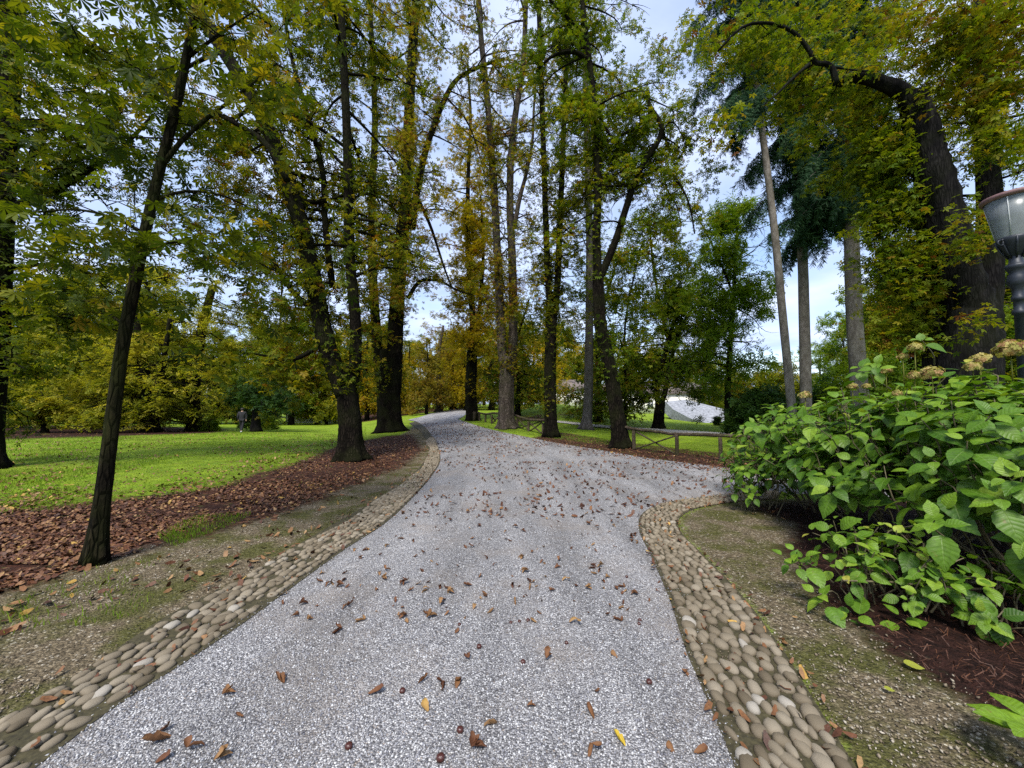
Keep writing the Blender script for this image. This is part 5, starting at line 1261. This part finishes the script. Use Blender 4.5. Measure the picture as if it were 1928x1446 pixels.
for (u, v, vt, nm, lab, r_) in [(893, 793, 775, 'wooden_post', 'weathered stub post leaning on the split golden chestnut', .11), (801, 776, 755, 'wooden_post', 'pale thin wooden post in front of the white notice board', .06), (1397, 851, 838, 'wooden_post', 'short thin stake standing in the grass behind the log fence', .03)]:
    g_ = G(u, v); h = P(u, vt, g_[1])[2] - g_[2]; m_ = MB(); m_.tube([(0, 0, -.1), (.01, 0, h * .5), (0, .01, h - .03), (0, 0, h)], [r_, r_, r_ * .95, r_ * .6], 10, jit=.03)
    obj(nm, m_.mesh(nm), WOOD if r_ != .06 else BARK_P, loc=g_, label=lab, cat='post')

# ================================================================== SMALL FAR THINGS
WHITE = plainmat('white_panel', (.72, .76, .74), .5, noise=.06)
g_ = G(806, 767); sg = thing('notice_board', g_, 'small white notice board on two thin legs beyond the bend on the left', 'notice board')
W_ = 8 / F * g_[1]; zt = P(806, 754.5, g_[1])[2] - g_[2]; zb = P(806, 761, g_[1])[2] - g_[2]
m_ = MB(); m_.box((g_[0], g_[1], g_[2] + (zt + zb) / 2), (W_, .04, zt - zb)); part('panel', m_, WHITE, sg, False)
m_ = MB(); m_.box((g_[0] - W_ * .1, g_[1] - .022, g_[2] + zb + (zt - zb) * .62), (W_ * .35, .006, (zt - zb) * .16)); m_.box((g_[0] - W_ * .12, g_[1] - .022, g_[2] + zb + (zt - zb) * .36), (W_ * .24, .006, (zt - zb) * .1)); part('lettering', m_, plainmat('sign_green', (.18, .42, .24), .5), sg, False)
for s_ in (-1, 1):
    m_ = MB(); m_.tube([g_ + [s_ * W_ * .42, .03, -.1], g_ + [s_ * W_ * .42, .03, zt]], .03, 8); part('leg', m_, IRON, sg)
CONC = plainmat('grey_stone', (.20, .20, .19), .85, noise=.2, sc=8)
for k, (u, lab) in enumerate([(590.5, 'round grey stone table at the foot of the weeping tree'), (628.5, 'grey stone table nearer the two-stemmed chestnut')]):
    g_ = G(u, 795.5); t_ = thing('stone_table', g_, lab, 'table', None); w = 5.5 / F * g_[1]
    m_ = MB(); m_.lathe(g_, [(0, .66), (w * .96, .66), (w, .69), (w, .75), (w * .97, .77), (0, .775)], 20); part('top', m_, CONC, t_)
    m_ = MB(); m_.lathe(g_, [(w * .62, 0), (w * .6, .05), (w * .38, .2), (w * .36, .5), (w * .55, .66), (0, .66)], 16); part('pedestal', m_, CONC, t_)
for k, (u, lab) in enumerate([(595.8, 'squat stone stool nearest the weeping tree table'), (600.5, 'squat stone stool second from the weeping tree table'), (606, 'squat stone stool left of the gap between the tables'), (617, 'squat stone stool right of the gap between the tables'), (622, 'squat stone stool touching the nearer stone table'), (637.5, 'squat stone stool partly behind the two-stemmed chestnut')]):
    g_ = G(u, 795.5); m_ = MB(); r_ = .17; m_.lathe((0, 0, 0), [(r_, 0), (r_, .06), (r_ * .85, .14), (r_ * .85, .3), (r_ * 1.05, .36), (r_ * 1.05, .44), (0, .45)], 16)
    obj('stone_stool', m_.mesh('stone_stool'), CONC, loc=g_, label=lab, cat='stool', group='stone stools by the tables')
# shrubs
def shrub(u, v, wpx, hpx, n, lf, label, size=.3, mean=.5, tm=SPRAY, seed=0, D=None):
    g_ = G(u, v) if D is None else np.array([P(u, v, D)[0], D, float(terr(P(u, v, D)[0], D))])
    t = Tree(200 + seed); w = wpx / F * g_[1]; h = hpx / F * g_[1]; rg = t.rg
    for k in range(7):
        a = rg.uniform(0, 6.28); t.tr.tube([g_, g_ + [.2 * w * math.cos(a), .2 * w * math.sin(a), h * .5], g_ + [.35 * w * math.cos(a), .35 * w * math.sin(a), h * .85]], [.03, .02, .008], 5)
    for k in range(n // 12):
        d = rg.normal(0, 1, 3); d[2] = abs(d[2]); d /= np.linalg.norm(d); r_ = rg.uniform(.55, 1)
        q = g_ + d * r_ * np.array([w * .46, w * .46, h * .88]) + [0, 0, h * .08]
        t.twig(q, d, .18 * w, .008, 12, .07 * w + .06, .1, rg.normal(0, .1), sides=3, seg=3)
    root = thing('shrub', g_, label, 'shrub'); part('stem', t.tr, BARK_D, root)
    pos = np.vstack(t.L); pos[:, 2] = np.maximum(pos[:, 2], g_[2] + .04); tint = mean + np.concatenate(t.T) + rg.normal(0, .18, len(pos))
    obj('foliage', leafmesh('foliage', tm, pos, size, tint, rg, .5, g_), lf, root)
shrub(394, 812, 26, 22, 500, BRIGHT, 'rounded green shrub alone on the lawn left of the walking person', .34, .5, seed=1)
shrub(500, 809, 40, 24, 600, BRIGHT, 'light green shrub behind the straight black evergreen trunk', .36, .75, seed=2)
shrub(464, 806, 20, 22, 400, BRIGHT, 'loose pale shrub just right of the walking person', .32, .7, seed=3)
shrub(788, 768, 26, 12, 300, DEEP, 'low dark shrub left of the white notice board', .5, .6, seed=4)
shrub(1450, 815, 120, 85, 2600, DEEP, 'broad dark evergreen shrub left of the pale spruce trunks', .4, .45, seed=5, D=18)
shrub(1560, 830, 110, 110, 1600, DEEP, 'dark shrub hidden between spruce trunks and leafy bush', .35, .5, seed=6, D=16)
shrub(1420, 800, 90, 110, 1700, CHESTG, 'olive shrub beyond the slim tree on the right lawn', .42, .6, seed=7, D=26)
shrub(1350, 801, 10, 20, 220, DEEP, 'small dark conical shrub beside the white bank', .3, .4, seed=8)
shrub(1480, 800, 70, 130, 1500, MAPLE, 'yellowish shrub behind the thin leaning spruce trunk', .42, .5, seed=9, D=30)
shrub(1650, 840, 170, 150, 2600, BRIGHT, 'tall bright shrub behind the leafy bush and thick spruce', .36, .5, seed=10, D=15)
FLO = leafmat('red_petal', [(0, (.35, .02, .02)), (.6, (.55, .04, .04)), (1, (.60, .20, .16))], trans=.2)
shrub(1405, 804, 26, 12, 420, FLO, 'low bed of red flowers far across the right lawn', .3, .5, seed=11)

# white gravel bank on the right
bank = [(1252, 756), (1292, 752), (1330, 762), (1362, 770), (1400, 780), (1400, 801), (1361, 799), (1328, 796), (1300, 788), (1268, 771)]
zb_ = []
for (u, v) in bank:
    k = max(0, (796 - v)) / 44.0; zb_.append(P(u, v, 31 + 10 * k + (1400 - u) * .02))
bm = bmesh.new(); f_ = bm.faces.new([bm.verts.new(p) for p in zb_]); bmesh.ops.triangulate(bm, faces=[f_])
e_ = bmesh.ops.extrude_face_region(bm, geom=bm.faces[:]); bmesh.ops.translate(bm, vec=(0, 1.2, -.8), verts=[v for v in e_['geom'] if isinstance(v, bmesh.types.BMVert)])
bmesh.ops.recalc_face_normals(bm, faces=bm.faces[:]); me = bpy.data.meshes.new('gravel_bank'); bm.to_mesh(me); bm.free()
obj('gravel_bank', me, plainmat('white_gravel', (.24, .25, .27), .9, noise=.55, sc=5, bump=.8), kind='structure')
# houses glimpsed between the trees
CREAM = plainmat('render_wall', (.74, .72, .68), .8, noise=.06, sc=2); ROOFM = plainmat('roof_tile', (.16, .13, .12), .8, noise=.3, sc=4); GLASSD = plainmat('window_pane', (.05, .06, .07), .2, spec=.6)
def house(c, w, d, h, label, nwin):
    x, y, z = c; r = thing('pale_house', c, label, 'house')
    m_ = MB(); m_.box((x, y, z + h / 2), (w, d, h)); part('wall', m_, CREAM, r, False)
    m_ = MB(); m_.add([[x - w / 2 - .4, y - d / 2 - .4, z + h + .003], [x + w / 2 + .4, y - d / 2 - .4, z + h + .003], [x + w / 2 + .4, y + d / 2 + .4, z + h + .003], [x - w / 2 - .4, y + d / 2 + .4, z + h + .003], [x - w / 2 + 1.5, y, z + h + 2], [x + w / 2 - 1.5, y, z + h + 2]], [[0, 1, 5, 4], [2, 3, 4, 5], [3, 2, 1, 0]], [[1, 2, 5], [3, 0, 4]]); part('roof', m_, ROOFM, r, False)
    for k in range(nwin):
        xx = x - w / 2 + w * (k + .5) / nwin
        for lv in range(max(1, int(h / 2.9))):
            m_ = MB(); m_.box((xx, y - d / 2 - .01, z + 1.6 + lv * 2.8), (1.0, .06, 1.3)); wn = part('window', m_, CREAM, r, False)
            m_ = MB()
            for q in (-.24, .24): m_.box((xx + q, y - d / 2 - .045, z + 1.6 + lv * 2.8), (.40, .02, 1.1))
            pn = obj('pane', m_.mesh('pane', c, False), GLASSD, wn)
def at(u, D): x = P(u, 760, D)[0]; return (x, D, float(terr(x, D)) - .2)
house(at(1062, 70), 8, 6, 3.4, 'pale house glimpsed behind the grassy mound and straight dark trunk', 3)
house(at(1225, 66), 18, 8, 3.4, 'long pale low house across the right lawn behind the forked tree', 6)
house(at(598, 84), 9, 8, 8.0, 'white house glimpsed through the weeping tree on the far left', 3)

# ================================================================== PERSON
def skin_mesh(name, nodes, edges, radii, sub=2):
    me = bpy.data.meshes.new(name); me.from_pydata(nodes, edges, [])
    o = bpy.data.objects.new(name, me); COL.objects.link(o)
    m = o.modifiers.new('s', 'SKIN'); o.modifiers.new('d', 'SUBSURF').levels = sub
    for v, r in zip(me.skin_vertices[0].data, radii): v.radius = (r, r) if np.isscalar(r) else r
    me.skin_vertices[0].data[0].use_root = True
    dg = bpy.context.evaluated_depsgraph_get(); res = bpy.data.meshes.new_from_object(o.evaluated_get(dg))
    bpy.data.objects.remove(o); res.name = name
    for p in res.polygons: p.use_smooth = True
    return res
gpz = G(455, 814.5)
SK = plainmat('skin', (.45, .27, .19), .6); DKJ = plainmat('dark_jacket', (.012, .012, .016), .8); DKT = plainmat('dark_trousers', (.010, .010, .014), .85); SHOE = plainmat('pale_shoe', (.30, .33, .33), .6); HAIR = plainmat('dark_hair', (.02, .015, .012), .7); BELT = plainmat('pale_strap', (.45, .42, .42), .7)
body_n = [(0, 0, .95), (0, .0, 1.18), (0, .01, 1.40), (0, .0, 1.50), (0, -.02, 1.62), (0, -.02, 1.72), (.19, .0, 1.40), (.26, .02, 1.15), (.24, -.08, .92), (.235, -.13, .82), (-.19, .0, 1.40), (-.26, .0, 1.15), (-.25, .03, .90), (-.245, .05, .80), (.10, 0, .90), (.09, -.14, .50), (.08, -.10, .10), (.08, -.22, .05), (-.10, 0, .90), (-.07, .10, .50), (-.05, .26, .14), (-.05, .18, .06)]
body_e = [(0, 1), (1, 2), (2, 3), (3, 4), (4, 5), (2, 6), (6, 7), (7, 8), (8, 9), (2, 10), (10, 11), (11, 12), (12, 13), (0, 14), (14, 15), (15, 16), (16, 17), (0, 18), (18, 19), (19, 20), (20, 21)]
body_r = [(.15, .11), (.14, .10), (.16, .10), .055, .095, .085, .06, .045, .035, .04, .06, .045, .035, .04, .085, .06, .04, .04, .085, .06, .04, .04]
pm = skin_mesh('person', body_n, body_e, body_r)
per = obj('person', pm, SK, loc=gpz, label='person in dark clothes walking away across the left lawn beside the evergreen', cat='person')
jn = [body_n[i] for i in (0, 1, 2, 6, 7, 8, 10, 11, 12)]; jm = skin_mesh('jacket', [(0, 0, .82)] + jn + [(0, 0, 1.475)], [(0, 1), (1, 2), (2, 3), (3, 4), (4, 5), (5, 6), (3, 7), (7, 8), (8, 9), (3, 10)], [(.22, .16), (.20, .15), (.21, .155), (.23, .16), .10, .075, .06, .10, .075, .06, .085]); obj('jacket', jm, DKJ, per)
tn = [body_n[i] for i in (0, 14, 15, 16, 18, 19, 20)]; tm_ = skin_mesh('trousers', tn, [(0, 1), (1, 2), (2, 3), (0, 4), (4, 5), (5, 6)], [(.17, .13), .105, .08, .06, .105, .08, .06]); obj('trousers', tm_, DKT, per)
for a, b_ in ((16, 17), (20, 21)): obj('shoe', skin_mesh('shoe', [(body_n[a][0], body_n[a][1] + .04, body_n[a][2] - .04), body_n[b_]], [(0, 1)], [.058, .05]), SHOE, per)
obj('hair', skin_mesh('hair', [(0, .035, 1.56), (0, .02, 1.66), (0, -.01, 1.735)], [(0, 1), (1, 2)], [.115, .13, .10]), HAIR, per)
per.rotation_euler.z = R(200)

# ================================================================== SKY, SUN, CAMERA
SUN_EL, SUN_AZ = R(54), R(165)     # azimuth measured from +Y towards -X
w = bpy.data.worlds.new('World'); scn.world = w; w.use_nodes = True
nt = w.node_tree; nt.nodes.clear(); g = N(nt)
sky = g('TexSky'); sky.sky_type = 'NISHITA'; sky.sun_disc = False; sky.sun_elevation = SUN_EL; sky.sun_rotation = -SUN_AZ
sky.air_density = 1.0; sky.dust_density = 1.2; sky.ozone_density = 1.3
tc = g('TexCoord').outputs['Generated']
sx = g('SeparateXYZ', {0: tc})
zz_ = g.math('MAXIMUM', g.math('ADD', sx.outputs[2], .12), .05)
cv = g('CombineXYZ', {0: g.math('DIVIDE', sx.outputs[0], zz_), 1: g.math('DIVIDE', sx.outputs[1], zz_), 2: 0.0}).outputs[0]
n1 = g('TexNoise', {'Vector': cv, 'Scale': .9, 'Detail': 7.0, 'Roughness': .55, 'Distortion': .3}).outputs[0]
cl = g.ramp(n1, [(.36, .25), (.54, .9), (.75, 1.0)])
sh = g.ramp(g('TexNoise', {'Vector': cv, 'Scale': 1.9, 'Detail': 5.0}).outputs[0], [(.3, (2.1, 2.7, 4.2)), (.7, (3.6, 4.0, 5.2))])
bgc = g.mix(cl, sky.outputs[0], sh)
bg = g('Background', {'Color': bgc, 'Strength': .10}); wo = g('OutputWorld'); nt.links.new(bg.outputs[0], wo.inputs[0])
sd = bpy.data.lights.new('sun', 'SUN'); sd.energy = 2.1; sd.angle = R(16); sd.color = (1, .95, .86)
so = bpy.data.objects.new('sun', sd); COL.objects.link(so)
dirv = Vector((-math.sin(SUN_AZ) * math.cos(SUN_EL), math.cos(SUN_AZ) * math.cos(SUN_EL), math.sin(SUN_EL)))
so.rotation_euler = dirv.to_track_quat('Z', 'Y').to_euler(); so.location = dirv * 60
cam = bpy.data.cameras.new('camera'); co = bpy.data.objects.new('camera', cam); COL.objects.link(co)
co.location = (0, 0, CAMZ); co.rotation_euler = (R(90) + PITCH, 0, 0)
cam.sensor_width = 36; cam.lens = 36 * F / 1928; cam.clip_start = .05; cam.clip_end = 2000
scn.camera = co
scn.view_settings.view_transform = 'Standard'; scn.view_settings.look = 'None'; scn.view_settings.exposure = 1.5; scn.view_settings.gamma = 1.0
scn.render.engine = 'CYCLES'
cy = scn.cycles
cy.max_bounces = 5; cy.diffuse_bounces = 3; cy.glossy_bounces = 2; cy.transmission_bounces = 3; cy.transparent_max_bounces = 4
cy.use_denoising = False; cy.caustics_reflective = False; cy.caustics_refractive = False
